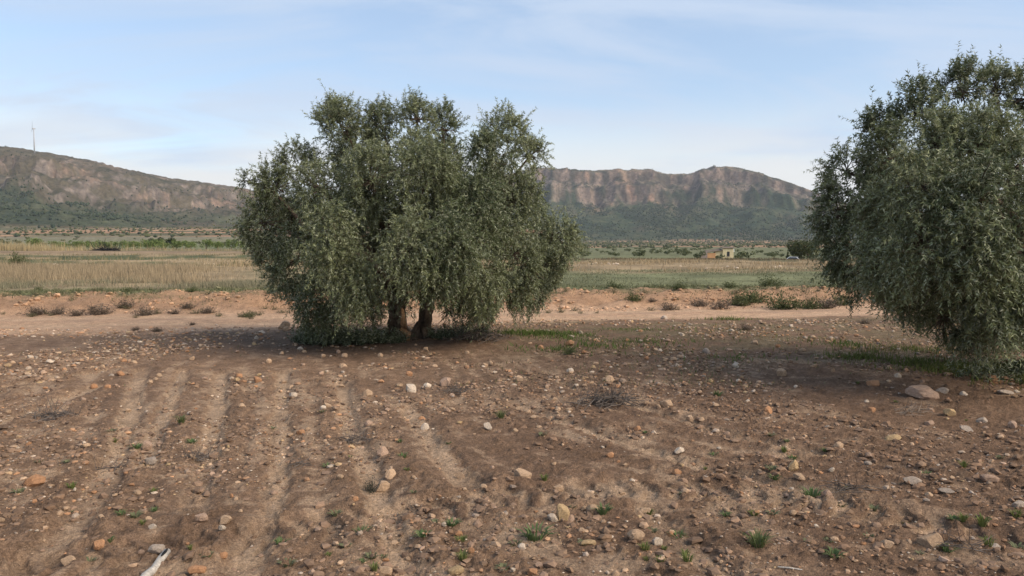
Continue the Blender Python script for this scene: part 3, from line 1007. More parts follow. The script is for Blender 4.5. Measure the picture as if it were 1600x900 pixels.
def stone_shape(seed, big, smooth_=False):
    r = np.random.default_rng(seed)
    V, F = (ICO2 if big else ICO1)
    V = V.copy() * (1 + .04 * r.normal(size=(len(V), 1)))
    for _ in range(13 if big else 9):
        n = r.normal(size=3); n /= np.linalg.norm(n)
        d = r.uniform(.62, .90) if smooth_ else r.uniform(.46, .82)
        k = V @ n - d
        V -= np.clip(k, 0, None)[:, None] * n * .97
    V = V + .010 * r.normal(size=V.shape)
    ext = V.max(0) - V.min(0)
    return (V - (V.max(0) + V.min(0)) / 2) / ext * np.array([1, r.uniform(.7, .95), 1]), F


SHAPES = {}
def stone_mesh(kind, col, big, smooth_=False):
    k = (kind, col, big, smooth_)
    if k not in SHAPES:
        V, F = stone_shape(100 + kind, big, smooth_)
        SHAPES[k] = np_mesh("stone", V, F, M['stone_' + col], None, False)
    return SHAPES[k]


LANDMARKS = []
ADV = ((.22, "close"), (.45, "a little way"), (.8, "some way"), (9, "well"))


def near_mark(x_, y_, marks=None, unit=1.0):
    """where a thing lies, told from the nearest large stone"""
    d_, lx, ly, nm = min((math.hypot(x_ - a_, y_ - b_), a_, b_, n_) for a_, b_, n_ in (marks or LANDMARKS))
    dx_, dy_ = x_ - lx, y_ - ly
    way = ("right of" if dx_ > 0 else "left of") if abs(dx_) > abs(dy_) else ("behind" if dy_ > 0 else "in front of")
    adv = next(t for lim, t in ADV if d_ < lim * unit)
    return "%s %s the %s" % (adv, way, nm)


SHORT = {(54, 752): "large orange stone", (246, 864): "blocky grey stone", (108, 876): "rounded stone left of the dead branch", (353, 807): "tan stone left of centre", (236, 722): "grey stone by the rut",
         (597, 761): "plump tan stone", (598, 706): "lone pinkish stone", (574, 615): "broad stone before the tree", (642, 607): "bright whitish stone", (762, 669): "angular white stone", (712, 894): "flat ochre stone",
         (880, 803): "pointed ochre stone", (994, 838): "wedge-shaped stone", (817, 743): "broad stone by the track", (1041, 632): "double-humped stone", (1200, 642): "lone orange stone", (1061, 711): "flat whitish stone",
         (1441, 614): "very large slab", (1582, 665): "round pinkish stone", (1395, 681): "long ochre stone", (1239, 729): "lumpy yellow stone", (1425, 752): "sunken grey stone", (1546, 752): "flat pinkish stone",
         (1453, 845): "loaf-shaped stone", (445, 509): "upright roadside rock", (1038, 496): "grey road edge rock", (602, 892): "tan stone at the bottom edge"}
n_stone = 0
stone_spots = []
def stone(px, py, w, col='tan', label=None, h=None, sink=.26, big=None, group=None):
    """a stone w pixels wide whose foot shows at photo pixel (px, py)"""
    global n_stone
    n_stone += 1
    P = ground_point(px, py + (h or w * .55) * .35)
    k = P[1] / FPX
    big = (w >= 15) if big is None else big
    W = w * k; Hh = (h or w * .58) * k / (1 - sink)
    o = link("stone", stone_mesh(n_stone % 11, col, big, w >= 26 or n_stone % 6 == 0))
    o.scale = (W, W * random.uniform(.75, 1.0), Hh)
    # turned about its own axis by half turns with a little play, so the seen width stays
    o.rotation_euler = (random.uniform(-.12, .12), random.uniform(-.12, .12), random.choice((0, math.pi)) + random.uniform(-.35, .35))
    o.location = (P[0], P[1], P[2] + Hh * (.5 - sink))
    stone_spots.append((P[0], P[1], W))
    names = {'tan': 'tan', 'orange': 'rust orange', 'white': 'whitish', 'grey': 'grey', 'pink': 'pinkish brown', 'yellow': 'ochre yellow'}
    if label:
        tag(o, label, "stone", group or "larger stones on the ploughed field")
        if (px, py) in SHORT:
            LANDMARKS.append((P[0], P[1], SHORT[(px, py)]))
    else:
        lab = "%s %s stone %s" % ("tiny" if w < 8.5 else "small" if w < 13 else "fist-sized", names[col], near_mark(P[0], P[1]))
        tag(o, lab, "stone", "small stones: " + lab)
    return o


BIG = [
    (54, 752, 33, 'orange', "large rust orange stone half sunk in soil near the frame's left edge", 17),
    (246, 864, 26, 'grey', "blocky grey stone just behind the charred end of the dead branch", 15),
    (108, 876, 24, 'tan', "rounded tan stone in the nearest soil, left of the dead branch", 15),
    (308, 894, 28, 'orange', "flat orange stone at the bottom edge, just right of the dead branch", 12),
    (353, 807, 21, 'tan', "tan stone with a smaller pale stone close in front of it, left of centre", 12),
    (154, 846, 19, 'orange', "dull orange stone sunk in the cross track, in the lower left corner area", 12),
    (236, 722, 19, 'grey', "grey rounded stone beside the sandy wheel rut on the left", 13),
    (230, 697, 16, 'pink', "pinkish stone right behind the grey stone by the left sandy rut", 13),
    (597, 761, 24, 'tan', "plump tan stone touching a dark withered weed, in mid foreground", 17),
    (610, 742, 19, 'tan', "tan stone directly behind the plump stone by the withered weed", 13),
    (598, 706, 18, 'pink', "pinkish stone alone on a ridge behind the pair by the withered weed", 14),
    (574, 615, 17, 'tan', "broad tan stone in the field a little in front of the two-trunk tree", 12),
    (642, 607, 18, 'white', "bright whitish stone below the two-trunk tree, beside a smaller pale one", 12),
    (668, 603, 13, 'white', "smaller pale stone right of the bright whitish stone below the tree", 9),
    (696, 598, 17, 'pink', "pinkish brown stone right of the two pale stones below the tree", 13),
    (762, 669, 13, 'white', "angular white stone standing alone near a green weed at mid field", 11),
    (602, 892, 26, 'tan', "tan stone at the bottom edge, left of the frame's centre", 11),
    (712, 894, 28, 'yellow', "flat ochre stone at the bottom edge near the frame's centre", 10),
    (880, 803, 22, 'yellow', "tall pointed ochre stone beside a white flat stone", 26),
    (864, 810, 20, 'white', "flat white stone leaning against the tall pointed ochre stone", 11),
    (892, 811, 12, 'pink', "small pinkish stone tucked against the right of the pointed ochre stone", 11),
    (926, 797, 22, 'tan', "rounded tan stone a little right of the pointed ochre stone", 12),
    (912, 796, 9, 'tan', "small tan stone touching the rounded tan stone's left side", 7),
    (918, 848, 27, 'yellow', "long flat ochre slab lying below the pointed ochre stone", 8),
    (994, 838, 29, 'tan', "large wedge-shaped tan stone with a pale top, near the bottom centre right", 18),
    (1027, 847, 17, 'white', "pale stone just right of the large wedge-shaped tan stone", 14),
    (1007, 795, 20, 'tan', "pale tan stone behind the large wedge-shaped stone", 9),
    (817, 743, 27, 'tan', "broad tan stone at the edge of the lug-printed track", 15),
    (872, 758, 18, 'tan', "low tan stone beside the lug-printed track, right of the broad one", 11),
    (1041, 632, 21, 'tan', "double-humped tan stone right of the dark brushwood pile", 12),
    (1079, 655, 15, 'tan', "smooth tan stone in front right of the double-humped stone", 10),
    (1200, 642, 15, 'orange', "orange stone alone in the right middle of the field", 12),
    (1057, 738, 17, 'orange', "flat orange stone just behind the lug-printed track", 9),
    (1061, 711, 18, 'white', "flat whitish stone flush with the soil, right of centre", 8),
    (1441, 614, 46, 'pink', "very large pinkish slab-like stone in front of the dark olive tree", 19),
    (1472, 609, 20, 'grey', "grey stone right beside the very large slab by the dark olive", 10),
    (1554, 595, 17, 'orange', "orange stone in the shade under the dark olive tree", 12),
    (1571, 613, 26, 'grey', "flat greyish stone in the soil below the dark olive, near the right edge", 6),
    (1364, 602, 18, 'orange', "low orange stone left of the very large slab", 8),
    (1483, 645, 19, 'yellow', "ochre stone in front of the very large slab by the dark olive", 10),
    (1533, 658, 17, 'grey', "grey tilted stone in front right of the very large slab", 10),
    (1582, 665, 14, 'pink', "round pinkish stone near the right edge below the dark olive", 11),
    (1395, 681, 30, 'yellow', "long ochre stone barely above the soil on the right side", 8),
    (1310, 702, 19, 'tan', "peaked tan stone with a small one touching it, right middle", 10),
    (1239, 729, 17, 'yellow', "lumpy yellow stone with a paler one at its side, right middle", 17),
    (1249, 754, 18, 'tan', "flat pale tan stone in front of the lumpy yellow stone", 8),
    (1425, 752, 29, 'grey', "broad grey stone sunk level with the soil, right foreground", 12),
    (1546, 752, 28, 'pink', "flat pinkish stone near the right edge of the foreground", 11),
    (1478, 767, 22, 'grey', "flat grey sliver of stone right of the broad sunken grey stone", 7),
    (1453, 845, 38, 'tan', "large smooth loaf-shaped pale stone in the right foreground", 21),
    (1592, 789, 21, 'grey', "pale grey stone cut by the right edge of the frame", 10),
    (1550, 848, 28, 'grey', "flat greyish stone right of the loaf-shaped stone", 8),
    (445, 509, 20, 'tan', "upright rock with a dark face at the roadside left of the two-trunk tree", 13),
    (447, 514, 10, 'tan', "small tan rock at the foot of the upright roadside rock", 6),
    (1038, 496, 12, 'grey', "pale grey rock at the near edge of the dirt road", 6),
]
for px, py, w, col, lab, hh in BIG:
    stone(px, py, w, col, lab, hh, big=True)
SMALL = [(189, 583, 14, 'o'), (249, 586, 10, 't'), (174, 586, 9, 'g'), (147, 604, 11, 'o'), (168, 604, 11, 'o'), (12, 643, 10, 't'), (200, 639, 10, 't'), (134, 696, 15, 't'), (251, 694, 12, 'p'),
    (301, 716, 13, 't'), (215, 770, 14, 't'), (159, 808, 13, 't'), (232, 810, 12, 't'), (239, 835, 15, 'w'), (2, 812, 12, 't'), (347, 824, 13, 'w'), (349, 875, 14, 'o'), (315, 811, 22, 'p'),
    (379, 635, 10, 't'), (372, 587, 13, 'o'), (402, 594, 14, 'o'), (297, 646, 10, 'w'), (368, 778, 9, 't'), (332, 739, 12, 'p'), (132, 840, 12, 't'), (221, 861, 12, 'p'), (536, 571, 14, 't'),
    (624, 602, 12, 't'), (639, 584, 12, 'o'), (534, 603, 10, 't'), (457, 617, 14, 'w'), (511, 633, 13, 't'), (576, 662, 15, 'p'), (532, 744, 14, 't'), (555, 793, 13, 'o'), (664, 667, 14, 'w'),
    (659, 654, 13, 'o'), (719, 744, 15, 't'), (617, 848, 12, 't'), (603, 875, 11, 'o'), (470, 675, 15, 'o'), (812, 592, 14, 't'), (758, 570, 9, 't'), (699, 640, 11, 'p'), (700, 810, 9, 't'),
    (693, 821, 10, 'w'), (755, 767, 13, 't'), (736, 868, 12, 'o'), (674, 873, 11, 't'), (428, 769, 12, 'p'), (443, 597, 10, 't'), (596, 596, 9, 'o'), (891, 576, 12, 'w'), (953, 593, 17, 't'),
    (1093, 615, 8, 't'), (1029, 637, 8, 't'), (1168, 627, 9, 'w'), (1096, 661, 10, 't'), (1110, 595, 8, 'y'), (825, 644, 10, 't'), (834, 651, 9, 't'), (889, 641, 12, 't'), (864, 623, 10, 't'),
    (996, 671, 12, 'o'), (953, 712, 13, 'o'), (988, 744, 9, 'w'), (1134, 799, 12, 't'), (1110, 887, 13, 't'), (962, 896, 13, 't'), (909, 829, 13, 't'), (815, 854, 13, 'w'), (843, 883, 13, 'p'),
    (832, 894, 18, 'o'), (1172, 833, 15, 'p'), (1047, 832, 11, 'o'), (1195, 676, 8, 'p'), (1123, 700, 8, 'w'), (1136, 673, 10, 'p'), (1506, 615, 12, 'w'), (1403, 588, 11, 'w'), (1354, 627, 8, 'w'),
    (1509, 671, 18, 'g'), (1452, 661, 15, 'p'), (1363, 640, 13, 'o'), (1301, 705, 9, 't'), (1224, 733, 10, 'p'), (1299, 738, 10, 'w'), (1357, 720, 13, 'p'), (1356, 730, 13, 'g'), (1452, 773, 14, 't'),
    (1293, 782, 14, 'p'), (1239, 800, 13, 't'), (1386, 849, 18, 't'), (1349, 849, 10, 'o'), (1303, 843, 14, 't'), (1276, 822, 8, 'w'), (1222, 583, 17, 't'), (1271, 572, 12, 't'), (1244, 604, 8, 'w'),
    (890, 537, 15, 'o'), (931, 531, 9, 't'), (907, 520, 8, 'g'), (1052, 562, 12, 't'), (1179, 536, 11, 't'), (1215, 540, 9, 'o'), (1299, 531, 10, 't'), (1271, 527, 9, 't'), (1346, 547, 12, 'p'),
    (1066, 523, 8, 'w'), (1150, 571, 14, 'w'), (1104, 549, 13, 'g'), (1010, 560, 8, 'o'), (1254, 547, 10, 't'), (594, 555, 9, 't'), (665, 545, 9, 't'), (538, 555, 10, 't'), (505, 557, 8, 't'),
    (470, 545, 9, 'w'), (420, 565, 9, 't'), (300, 560, 9, 't'), (78, 566, 12, 'w'), (210, 565, 11, 't'), (160, 573, 8, 't'), (760, 530, 8, 't'), (845, 543, 9, 'o'), (730, 552, 8, 't'), (680, 572, 9, 't')]
cmap = dict(t='tan', o='orange', w='white', g='grey', p='pink', y='yellow')
for px, py, w, c in SMALL:
    stone(px, py, w, cmap[c], h=w * random.uniform(.45, .72))
# further stones of the same litter, up to about three hundred in all
cols_r = ['tan'] * 6 + ['orange'] * 3 + ['pink'] * 3 + ['white'] * 2 + ['grey'] * 2 + ['yellow']
k = 0
while n_stone < 298 and k < 4000:
    k += 1
    px, py = random.uniform(-10, 1610), 520 + 378 * random.random() ** 1.35
    if 480 < px < 800 and py < 545:
        continue
    P = plane_hit(px, py)
    if road_v(P[0], P[1]) > -2.2:
        continue
    stone(px, py, random.uniform(6.5, 10.5), random.choice(cols_r), h=random.uniform(3.2, 6), big=False)

# pebbles: too many to count
def field_points(n, ylo=3.0, yhi=16.5, pw=1.6, pmin=-250, pmax=1850):
    yv = np.array([])
    xs, ys = [], []
    while len(xs) < n:
        m_ = n * 2
        yp = ylo + (yhi - ylo) * rng.random(m_)
        pp = rng.uniform(pmin, pmax, m_)
        keep = rng.random(m_) < (yp / yhi) ** (2 - pw)
        xp = (pp - 800) / FPX * yp
        keep &= road_v(xp, yp) < -1.9 + .4 * rng.normal(size=m_)
        dens = fbm(xp * .5, yp * .5, 3, 120)
        keep &= rng.random(m_) < np.clip(.38 + 1.5 * dens + .8 * fbm(xp * 2.2, yp * 2.2, 2, 122), .03, 1)
        xs += list(xp[keep]); ys += list(yp[keep])
    return np.array(xs[:n]), np.array(ys[:n])


pal = np.array([STONE_COLS[c] for c in cols_r])
x, y = field_points(4000)
x2, y2 = field_points(2200, 8.5, 16.5)
x, y = np.concatenate([x, x2]), np.concatenate([y, y2])
s = .006 + .017 * rng.random(len(x)) ** 2.6 + .0008 * y + .022 * (y > 8.5) * rng.random(len(x)) ** 4
z = terrain(x, y, False)
sz = np.stack([s * rng.uniform(.8, 1.4, len(x)), s * rng.uniform(.7, 1.1, len(x)), s * rng.uniform(.4, .8, len(x))], -1)
pcol = pal[rng.integers(0, len(pal), len(x))] * rng.uniform(.55, 1.0, (len(x), 1))
dust = rng.uniform(0, .6, (len(x), 1))
pcol = pcol * (1 - dust) + ground_color(x, y) * dust
tag(link("pebbles", scatter("pebbles", ICO_V, ICO_F, np.stack([x, y, z + sz[:, 2] * .35], -1), sz, pcol, M['pebble'], .3)), "countless small tan and orange pebbles littering the ploughed soil", "pebbles", kind='stuff')
x, y = field_points(8500, 2.9, 12)
s = .008 + .022 * rng.random(len(x)) ** 2.5 + .0006 * y
z = terrain(x, y, False)
sz = np.stack([s * rng.uniform(.8, 1.5, len(x)), s * rng.uniform(.8, 1.2, len(x)), s * rng.uniform(.4, .8, len(x))], -1)
gc = ground_color(x, y)
pcol = np.minimum(gc, C3(.22, .145, .10)) * rng.uniform(.6, 1.1, (len(x), 1))
tag(link("soil_clods", scatter("soil_clods", ICO_V, ICO_F, np.stack([x, y, z + sz[:, 2] * .15], -1), sz, pcol, M['pebble'], .4)), "brown crumbly clods of soil strewn over the furrows", "soil clods", kind='stuff')

x, y = field_points(13000, 2.9, 13)
s = .003 + .006 * rng.random(len(x)) ** 2 + .0004 * y
sz = np.stack([s * rng.uniform(.8, 1.5, len(x)), s, s * rng.uniform(.5, .9, len(x))], -1)
pcol = pal[rng.integers(0, len(pal), len(x))] * rng.uniform(.35, 1.0, (len(x), 1))
tag(link("grit", scatter("grit", OCTA_V, OCTA_F, np.stack([x, y, terrain(x, y, False)], -1), sz, pcol, M['pebble'], .3)), "fine pale grit and crumbs of earth over the ploughed soil", "grit", kind='stuff')
xs, ys = [], []
while len(xs) < 1500:
    xp = rng.uniform(-16, 14, 6000); vp = rng.uniform(1.2, 5.0, 6000)
    yp = 18.2 + .14 * xp + vp
    kk = rng.random(6000) < np.clip(.4 + 1.2 * fbm(xp, yp, 3, 121), .05, 1)
    xs += list(xp[kk]); ys += list(yp[kk])
x, y = np.array(xs[:1500]), np.array(ys[:1500])
s = .02 + .06 * rng.random(len(x)) ** 3
z = terrain(x, y, False)
sz = np.stack([s * rng.uniform(.8, 1.4, len(x)), s, s * rng.uniform(.4, .8, len(x))], -1)
pcol = ground_color(x, y) * rng.uniform(.7, 1.25, (len(x), 1))
tag(link("bank_clods", scatter("bank_clods", ICO_V, ICO_F, np.stack([x, y, z + sz[:, 2] * .3], -1), sz, pcol, M['pebble'], .35)), "orange earth clods and small stones crumbling from the roadside bank", "soil clods", kind='stuff')

# ------------------------------------------------------------------ grass and weeds
def blades(name, x, y, z, hgt, wid, col, mat, lean=.35):
    n = len(x)
    far = y.mean() > 18
    a = rng.uniform(0, 2 * np.pi, n)
    la = rng.uniform(0, 2 * np.pi, n); lm = np.abs(rng.normal(size=n)) * lean
    b0 = np.stack([np.cos(a) * wid / 2, np.sin(a) * wid / 2, np.zeros(n)], -1)
    base = np.stack([x, y, z], -1)
    tipo = np.stack([np.cos(la) * lm * hgt, np.sin(la) * lm * hgt, hgt], -1)
    mid_ = base + tipo * np.array([.38, .38, .58])
    if far:
        V = np.stack([base - b0, base + b0, base + tipo], 1)
        return np_mesh(name, V.reshape(-1, 3), np.arange(n * 3).reshape(-1, 3), mat, np.repeat(col, 3, 0))
    V = np.stack([base - b0, base + b0, mid_ + b0 * .7, base + tipo, mid_ - b0 * .7], 1)
    F = np.array([(0, 1, 2), (0, 2, 4), (4, 2, 3)])
    Fa = (F[None] + (np.arange(n) * 5)[:, None, None]).reshape(-1, 3)
    shade = np.repeat(col[:, None, :], 5, 1)
    return np_mesh(name, V.reshape(-1, 3), Fa, mat, shade.reshape(-1, 3))


def band_points(n, plo, phi, ylo, yhi, dens_seed=None, thr=.0, sx=.35):
    xs, ys = np.array([]), np.array([])
    while len(xs) < n:
        m_ = n * 2
        yp = np.sqrt(rng.uniform(ylo ** 2, yhi ** 2, m_))
        pp = rng.uniform(plo, phi, m_)
        xp = (pp - 800) / FPX * yp
        k_ = np.ones(m_, bool)
        if dens_seed is not None:
            k_ = rng.random(m_) < np.clip(.42 + 2.3 * (fbm(xp * sx, yp * sx, 3, dens_seed) - thr), .03, 1)
        xs = np.concatenate([xs, xp[k_]]); ys = np.concatenate([ys, yp[k_]])
    return xs[:n], ys[:n]


def grass_obj(name, label, x, y, hlo, hhi, wid, c0, c1, mat, lean=.35, cat="grass"):
    x = x + rng.normal(size=len(x)) * .022 * np.maximum(y - 8, 0) * (1 + 2.5 * (rng.random(len(x)) < .35))
    hv_ = .35 + 1.2 * vnoise(x * .45 + 3, y * .45, 150) * (.6 + .8 * vnoise(x * 1.7, y * 1.7, 151))
    z = terrain(x, y, False)
    n = len(x)
    c = lerp3(C3(*c0), C3(*c1), rng.random(n)) * rng.uniform(.8, 1.2, (n, 1))
    me = blades(name, x, y, z - .01, rng.uniform(hlo, hhi, n) * hv_, np.full(n, wid) * rng.uniform(.7, 1.3, n), c, mat, lean)
    return tag(link(name, me), label, cat, kind='stuff')


x, y = band_points(30000, -120, 300, 25.5, 44, 130, -.15)
grass_obj("dry_grass", "tall straw-coloured dry grass standing beyond the road on the left", x, y, .14, .40, .022, (.255, .20, .128), (.35, .28, .185), M['straw'], .3)
x, y = band_points(9000, -120, 420, 22.5, 27, 131, -.1)
grass_obj("grey_green_grass", "short grey green grass along the top of the left bank", x, y, .10, .26, .018, (.15, .15, .095), (.27, .235, .155), M['plant'], .5)
x, y = band_points(16000, 380, 1400, 24.0, 40, 132, -.1)
grass_obj("meadow_grass", "low green grass of the meadow behind the dirt road", x, y, .03, .09, .03, (.12, .13, .07), (.21, .205, .125), M['plant'], .9)
x, y = band_points(20000, 330, 1400, 37, 70, 133, .0, .15)
grass_obj("pale_grass", "pale tan grass band at the far side of the meadow", x, y, .08, .28, .04, (.25, .19, .115), (.37, .285, .175), M['straw'], .3)
x, y = band_points(5000, -120, 500, 44, 92, 134, .0, .2)
grass_obj("terrace_grass", "mixed green and tan grass on the low terraces at left", x, y, .12, .35, .05, (.10, .105, .05), (.32, .25, .15), M['straw'], .3)
# green strip and tufts on the bank
xs, ys = band_points(60000, -120, 1500, 19, 26, 135, .05, 1.1)
vv = road_v(xs, ys)
keep = (vv > 2.9 + .5 * rng.normal(size=len(vv))) & (vv < 5.2)
xs, ys = xs[keep][:15000], ys[keep][:15000]
grass_obj("bank_grass", "green weeds and grass fringing the top of the orange bank", xs, ys, .03, .12, .022, (.08, .10, .042), (.19, .18, .10), M['plant'], .9)
# green patch right of the two-trunk tree, and under the dark tree
def patch_points(n, spots):
    xs, ys = [], []
    for px, py, rx, ry, wgt in spots:
        c = ground_point(px, py)
        m_ = int(n * wgt)
        a, rr = rng.uniform(0, 2 * np.pi, m_), np.abs(rng.normal(size=m_)) * .62
        xs.append(c[0] + rx * rr * np.cos(a)); ys.append(c[1] + ry * rr * np.sin(a))
    xs, ys = np.concatenate(xs), np.concatenate(ys)
    k_ = rng.random(len(xs)) < np.clip(.35 + 2.2 * fbm(xs * 2.6, ys * 2.6, 3, 145), .03, 1)
    return xs[k_], ys[k_]


x, y = patch_points(9000, [(840, 521, .8, .5, .25), (900, 530, .45, .45, .22), (800, 520, .5, .4, .12), (930, 540, .5, .5, .06), (870, 545, .8, .7, .06), (990, 515, 1.0, .8, .07), (1150, 500, .6, .4, .04), (1010, 535, 1.0, .7, .05), (1330, 540, .9, .8, .07), (1180, 560, 1.2, .8, .06)])
grass_obj("fresh_grass", "fresh bright green grass patch just right of the two-trunk olive", x, y, .03, .10, .014, (.070, .125, .026), (.15, .17, .055), M['plant'], .7)
x, y = patch_points(9000, [(1570, 585, .9, .35, .4), (1500, 578, .8, .4, .2), (1440, 570, .8, .5, .14), (1600, 600, .6, .3, .1), (1390, 548, .8, .5, .1), (1340, 560, .6, .4, .06)])
grass_obj("shade_grass", "yellowish green grass growing in the shade under the dark olive", x, y, .03, .13, .012, (.075, .105, .025), (.17, .17, .05), M['plant'], .7)
x, y = field_points(9000, 8.5, 16.5, 1.6)
keep = (x > -1.5) | (rng.random(len(x)) < .25)
grass_obj("field_weeds", "sparse tiny weeds and dry stalks scattered over the far soil", x[keep], y[keep], .015, .06, .010, (.08, .10, .04), (.22, .18, .10), M['plant'], .9, cat="weeds")


def tuft_mesh(seed, n, hgt, spread, c0, c1, wid):
    r = np.random.default_rng(seed)
    a = r.uniform(0, 2 * np.pi, n)
    rr = spread * .35 * np.sqrt(r.random(n))
    bx, by = rr * np.cos(a), rr * np.sin(a)
    out = r.uniform(.25, 1.0, n) * spread
    hh = hgt * r.uniform(.45, 1.0, n)
    V, F, Cc = [], [], []
    for i in range(n):
        d = np.array([math.cos(a[i]), math.sin(a[i])])
        pr = np.array([-d[1], d[0]]) * wid * r.uniform(.6, 1.2) / 2
        b = np.array([bx[i], by[i]])
        m_ = b + d * out[i] * .45; t = b + d * out[i]
        o = len(V)
        V += [(b[0] - pr[0], b[1] - pr[1], -.01), (b[0] + pr[0], b[1] + pr[1], -.01), (m_[0] + pr[0], m_[1] + pr[1], hh[i] * .75), (t[0], t[1], hh[i]), (m_[0] - pr[0], m_[1] - pr[1], hh[i] * .75)]
        F += [(o, o + 1, o + 2), (o, o + 2, o + 4), (o + 4, o + 2, o + 3)]
        c = np.array(c0) + (np.array(c1) - np.array(c0)) * r.random()
        Cc += [c] * 5
    return np_mesh("weed_tuft", np.array(V), np.array(F), M['plant'], np.array(Cc))


TUFT = [tuft_mesh(1, 60, .065, .075, (.065, .10, .032), (.15, .16, .07), .006), tuft_mesh(2, 30, .05, .075, (.07, .12, .04), (.13, .16, .07), .010),
        tuft_mesh(3, 34, .06, .05, (.09, .125, .03), (.16, .17, .06), .007), tuft_mesh(4, 24, .035, .06, (.10, .12, .06), (.17, .165, .09), .012)]
WEEDS = [(283, 661, 0, 1.0, "bright green grass tuft alone on the furrows left of centre"), (783, 655, 0, 1.0, "green weed behind the angular white stone at mid field"),
         (836, 842, 1, 1.5, "wide green weed left of the long ochre slab"), (1185, 852, 0, 1.2, "tall green weed in the foreground right of the centre"),
         (1121, 618, 1, 1.1, "dark spreading weed beyond the double-humped stone"), (942, 803, 1, 1.0, "dark green weed touching the rounded tan stone"),
         (1269, 778, 1, 1.3, "broad weed in the right foreground left of the sunken grey stone"), (1535, 820, 2, 1.1, "green weed right of the loaf-shaped stone")]
for px, py, k, s, lab in WEEDS:
    P = ground_point(px, py)
    o = link("weed_tuft", TUFT[k]); o.location = tuple(P); o.scale = (s,) * 3; o.rotation_euler[2] = random.uniform(0, 6)
    tag(o, lab, "weed", "green weeds sprouting from the soil")
W2 = [(62, 720), (140, 881), (170, 840), (189, 805), (223, 820), (636, 735), (540, 856), (513, 870), (723, 875), (787, 881), (679, 818), (706, 820), (596, 871), (585, 894), (566, 834), (1010, 879), (1074, 879),
      (1134, 805), (1178, 805), (1117, 711), (1060, 837), (1008, 860), (910, 850), (1102, 730), (1316, 786), (1365, 796), (1448, 736), (1187, 846), (1303, 871), (1588, 807), (1544, 855), (1561, 715), (1225, 705),
      (1505, 726), (1357, 838), (1414, 819), (1297, 845), (1490, 811), (1590, 856), (525, 805), (700, 690), (625, 690), (240, 770), (450, 880), (110, 800), (30, 770), (1340, 600), (1400, 630), (1230, 690), (1480, 860)]
for i in range(46):
    W2.append((random.uniform(0, 1600), random.uniform(600, 895)))
for px, py in W2:
    P = ground_point(px, py)
    o = link("weed_tuft", random.choice(TUFT[1:])); o.location = tuple(P); s = random.uniform(.45, .95); o.scale = (s, s, s * random.uniform(.6, 1.0)); o.rotation_euler[2] = random.uniform(0, 6)
    lab = "%s green weed %s" % ("small" if s > .7 else "tiny", near_mark(P[0], P[1]))
    tag(o, lab, "weed", "small weeds: " + lab)

# ------------------------------------------------------------------ brushwood, dry bushes, the dead branch
def twig_pile(seed, n, L, hgt, r=.004, mat='twig', flat=.5):
    rnd = random.Random(seed)
    mb = MB()
    for i in range(n):
        a = rnd.uniform(0, 2 * math.pi)
        c = Vector((rnd.gauss(0, L * .22), rnd.gauss(0, L * .14), rnd.uniform(.0, hgt * .6)))
        d = Vector((math.cos(a), math.sin(a) * flat, rnd.uniform(-.1, .55))).normalized()
        ll = L * rnd.uniform(.25, .7)
        pts = [c - d * ll * .5, c - d * ll * .1 + Vector((0, 0, rnd.uniform(0, .15) * hgt)), c + d * ll * .25, c + d * ll * .5 + Vector((rnd.gauss(0, .05), rnd.gauss(0, .05), rnd.uniform(-.1, .3))) * L]
        for p in pts:
            p.z = max(p.z, .004)
        mb.tube(pts, [r, r * .9, r * .7, r * .3], 3, cap=False)
    return mb.mesh("brushwood", M[mat])


def bush_mesh(seed, n, rad, hgt, c0, c1, leafy=True):
    """a low rounded bush: wiry stems plus small leaves"""
    r = np.random.default_rng(seed)
    a = r.uniform(0, 2 * np.pi, n); el = r.uniform(.15, 1.45, n)
    d = np.stack([np.cos(a) * np.cos(el), np.sin(a) * np.cos(el), np.sin(el)], -1)
    st = np.stack([r.normal(size=n) * rad * .18, r.normal(size=n) * rad * .18, np.zeros(n)], -1)
    ln = r.uniform(.55, 1.0, n)[:, None] * np.array([rad, rad, hgt])
    tip = st + d * ln
    w = np.cross(d, r.normal(size=(n, 3))); w /= np.linalg.norm(w, axis=1, keepdims=True)
    ww = rad * .022
    V = np.stack([st - w * ww, st + w * ww, tip], 1).reshape(-1, 3)
    F = np.arange(n * 3).reshape(-1, 3)
    Cs = np.repeat(lerp3(C3(*c0), C3(*c1), r.random(n)) * .8, 3, 0)
    m_ = n * 9
    i = r.integers(0, n, m_); t = r.uniform(.35, 1.05, m_)
    pos = st[i] + (tip - st)[i] * t[:, None] + r.normal(size=(m_, 3)) * rad * .07
    pos[:, 2] = np.maximum(pos[:, 2], .01)
    u = r.normal(size=(m_, 3)); u /= np.linalg.norm(u, axis=1, keepdims=True)
    v_ = np.cross(u, r.normal(size=(m_, 3))); v_ /= np.linalg.norm(v_, axis=1, keepdims=True)
    q_ = rad * r.uniform(.06, .13, (m_, 1))
    V2 = np.stack([pos, pos + u * q_ + v_ * q_ * .3, pos + u * q_ * .6 - v_ * q_ * .4], 1).reshape(-1, 3)
    F2 = np.arange(m_ * 3).reshape(-1, 3) + len(V)
    C2 = np.repeat(lerp3(C3(*c0), C3(*c1), r.random(m_)), 3, 0)
    return np_mesh("bush", np.concatenate([V, V2]), np.concatenate([F, F2]), M['plant'], np.concatenate([Cs, C2]))


